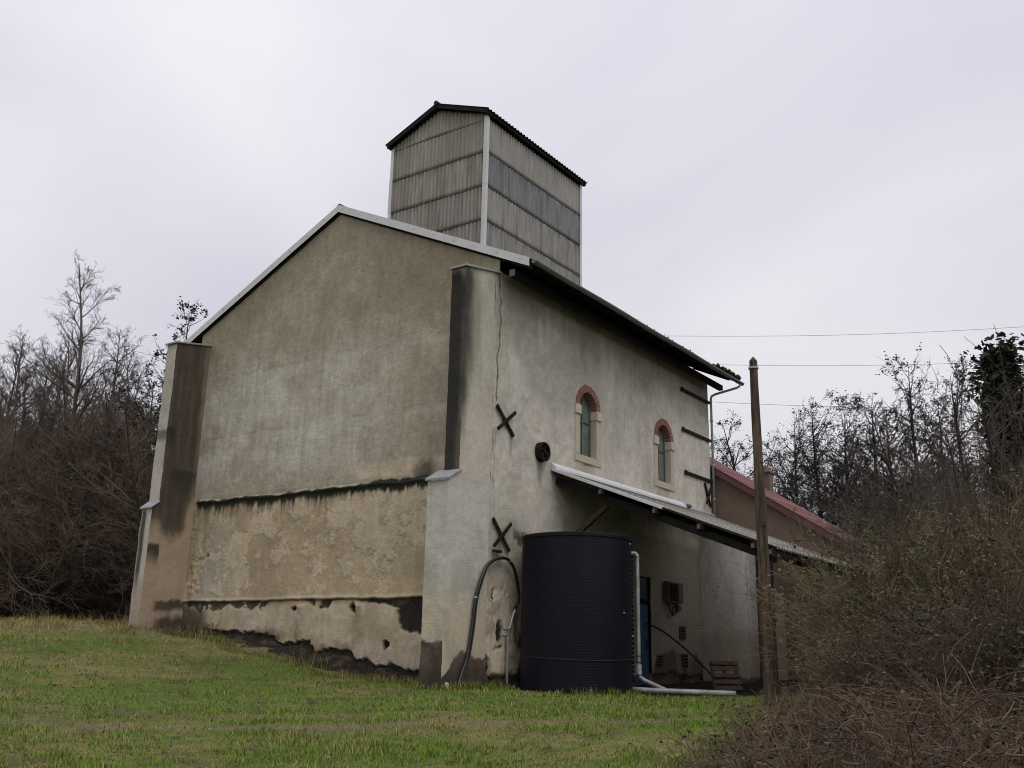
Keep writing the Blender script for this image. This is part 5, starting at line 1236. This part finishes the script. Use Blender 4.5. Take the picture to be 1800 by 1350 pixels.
# ------------------------------------------------------------------ grass
rng = np.random.RandomState(500)
def scatter(n, d0, d1, smax):
    d = d0+(d1-d0)*rng.rand(n)**.8; s = (rng.rand(n)*2-1)*d*.62
    return CAM[0]+FWD[0]*d+RGT[0]*s, CAM[1]+FWD[1]*d+RGT[1]*s, d, s
def blades(n, d0, d1, hmul, wid):
    x, y, d, s = scatter(n, d0, d1, 0)
    inb = ((x > -.05) & (y > -.05)) | ((x > -1.45) & (y > -.02) & (y < .62)) | ((x > -1.5) & (y > 11.4) & (y < 12))
    inb |= np.hypot(x-1.38, y+1.47) < 1.33
    tr = track(x, y); yd = yard(x, y); bk = bankm(x, y)
    keep = ~inb & (rng.rand(n) > tr*.75) & (rng.rand(n) > yd*1.1) & (rng.rand(n) > bk*1.05) & (d < 37)
    thin = fbm(x, y, .9, 4, seed=150); keep &= rng.rand(n) < .55+.9*ss(.35, .6, thin)
    bram = s > np.interp(d, [8, 10.5, 12, 14, 17], [1.75, 2.1, 2.7, 3.45, 5.2]); keep &= ~bram | (rng.rand(n) < .12)
    x, y, d, s = x[keep], y[keep], d[keep], s[keep]; n = len(x)
    z = gz(x, y)+(fbm(x, y, .8, 4, seed=1)-.5)*.09+(fbm(x, y, 4, 2, seed=2)-.5)*.03-.01
    g = fbm(x, y, .45, 4, seed=151); tuft = ss(.5, .72, fbm(x, y, 1.6, 4, seed=152))+.8*ss(.62, .72, fbm(x, y, 3.3, 3, seed=154))
    h = hmul*(.026+.036*rng.rand(n)**1.5)*(.75+1.1*tuft)*(1+.7*ss(24, 32, d)); a = rng.rand(n)*6.283
    w_ = wid*(.6+.8*rng.rand(n)); side = np.stack([np.cos(a), np.sin(a), 0*a], -1)*w_[:, None]
    ln = np.stack([-np.sin(a), np.cos(a), 0*a], -1)*(h*(.2+.9*rng.rand(n)))[:, None]
    p = np.stack([x, y, z], -1); up_ = np.array([0, 0, 1.0])*h[:, None]
    V = np.stack([p-side, p+side, p+side*.7+ln*.35+up_*.6, p-side*.7+ln*.35+up_*.6, p+ln+up_*.95], 1).reshape(-1, 3)
    b = np.arange(n)*5; Q_ = np.stack([b, b+1, b+2, b+3], -1); T_ = np.stack([b+3, b+2, b+4], -1)
    G = np.array([.090, .200, .018]); G2 = np.array([.190, .250, .040]); ST = np.array([.36, .29, .13]); BR = np.array([.17, .125, .06])
    c = G+(G2-G)*rng.rand(n)[:, None]
    lush = ss(.0, 5, s)*ss(18, 13, d); c = mixc(c, (.082, .250, .022), lush*.7*ss(.4, .6, g))
    straw = np.clip(.08+.40*ss(.52, .7, g)-.10*lush+.85*ss(24, 30, d)*ss(-3, -8, s)+.3*ss(.42, .6, fbm(x, y, 1.3, 3, seed=153))*ss(20, 26, d), 0, .9)
    is_s = rng.rand(n) < straw; c[is_s] = ST*(.5+.6*rng.rand(is_s.sum()))[:, None]; is_b = rng.rand(n) < .12; c[is_b] = BR*(.6+.6*rng.rand(is_b.sum()))[:, None]
    return V, Q_, T_, np.repeat(c, 5, axis=0)
B1 = blades(150000, 7.5, 17, 1.0, .0045); B2 = blades(150000, 15, 38, 1.15, .007)
nv = len(B1[0])
o = obj('grass', mesh_np('grass', np.concatenate([B1[0], B2[0]]), np.concatenate([B1[1], B2[1]+nv]), np.concatenate([B1[2], B2[2]+nv]), col=np.concatenate([B1[3], B2[3]])), m_grass)
tag(o, 'short rough meadow grass, partly yellowed', kind='stuff')

# long tufts where the mower does not reach, and fallen leaves
rng = np.random.RandomState(520)
def tufts(px_, py_, n, spreadr, h0, h1, straw):
    i = rng.randint(0, len(px_), n); c0 = rng.rand(len(px_))
    x = np.array(px_)[i]+rng.randn(n)*spreadr; y = np.array(py_)[i]+rng.randn(n)*spreadr; ok = ~(((x > -.03) & (y > -.03)) | (np.hypot(x-1.38, y+1.47) < 1.32) | ((x > -1.78) & (y > -.02) & (y < .63)))
    x, y, i = x[ok], y[ok], i[ok]; n = len(x)
    z = gz(x, y)+(fbm(x, y, .8, 4, seed=1)-.5)*.09-.02; h = (h0+(h1-h0)*rng.rand(n)**1.6)*(.5+c0[i]); a = rng.rand(n)*6.283
    side = np.stack([np.cos(a), np.sin(a), 0*a], -1)*.0055; ln = np.stack([-np.sin(a), np.cos(a), 0*a], -1)*(h*(.2+.8*rng.rand(n)))[:, None]; u_ = np.array([0, 0, 1.0])*h[:, None]
    p = np.stack([x, y, z], -1); V = np.stack([p-side, p+side, p+side*.7+ln*.35+u_*.6, p-side*.7+ln*.35+u_*.6, p+ln+u_*.95], 1).reshape(-1, 3); b = np.arange(n)*5
    c = np.array([.08, .16, .02])+(np.array([.17, .215, .045])-np.array([.08, .16, .02]))*rng.rand(n)[:, None]; st_ = rng.rand(n) < straw; c[st_] = np.array([.30, .235, .11])*(.5+.6*rng.rand(st_.sum()))[:, None]
    return V, np.stack([b, b+1, b+2, b+3], -1), np.stack([b+3, b+2, b+4], -1), np.repeat(c, 5, axis=0)
e1 = np.linspace(-1.9, .4, 30); ring = np.linspace(-2.6, .3, 40); ey = np.linspace(.7, 10.8, 70)
L_ = [tufts(e1, -.10-.10*np.abs(np.sin(e1*5)), 1500, .07, .06, .22, .25), tufts(1.38+1.40*np.cos(ring), -1.47+1.40*np.sin(ring), 1800, .06, .05, .20, .2),
      tufts(-1.35-.25*np.sin(ey*2)+.45*ss(6, 11, ey)+.5*ss(2.5, .9, ey), ey, 5200, .16, .05, .20, .45), tufts(-1.95+.1*np.sin(np.arange(10)), np.linspace(-.1, .7, 10), 500, .07, .05, .2, .3),
      tufts(np.linspace(-1.75, -1.2, 10), np.linspace(11.2, 12.0, 10), 500, .12, .06, .22, .6)]
q_ = scatter(260, 9, 30, 0); L_.append(tufts(q_[0], q_[1], 9000, .12, .03, .10, .45))
q_ = scatter(120, 25, 36, 0); m_ = q_[3] < -4; L_.append(tufts(q_[0][m_], q_[1][m_], 5000, .25, .10, .38, .85))
nn = np.cumsum([0]+[len(a[0]) for a in L_])
o = obj('long_grass', mesh_np('long_grass', np.concatenate([a[0] for a in L_]), np.concatenate([a[1]+n for a, n in zip(L_, nn)]), np.concatenate([a[2]+n for a, n in zip(L_, nn)]), col=np.concatenate([a[3] for a in L_])), m_grass)
tag(o, 'longer grass tufts along the walls, the tank and in the meadow', kind='stuff')
x, y, d, s_ = scatter(1500, 8.5, 28, 0); ok = ~(((x > -.1) & (y > -.1)) | (np.hypot(x-1.38, y+1.47) < 1.35)); x, y = x[ok], y[ok]
p = np.stack([x, y, gz(x, y)+(fbm(x, y, .8, 4, seed=1)-.5)*.09+.02+.02*rng.rand(len(x))], -1)
v, q, c = leaves(rng, p, .030, np.array([.10, .062, .032]), np.array([.26, .19, .11]), flat=.25)
o = obj('fallen_leaves', mesh_np('fallen_leaves', v, q, col=c), m_leaf); tag(o, 'brown fallen leaves scattered in the grass', kind='stuff')
o = MB().hexa([(-1.74,-.16,.0),(-1.66,-.15,.0),(-1.67,-.08,.0),(-1.75,-.09,.0),(-1.73,-.15,.17),(-1.665,-.145,.16),(-1.67,-.09,.165),(-1.745,-.095,.18)]).build('broken_tile', mat('pale_stone', (.62, .55, .46), .8, .2, 12), None, .006, loc=(-1.7, -.12, 0))
tag(o, 'small pale broken tile at the foot of the near buttress', 'tile')
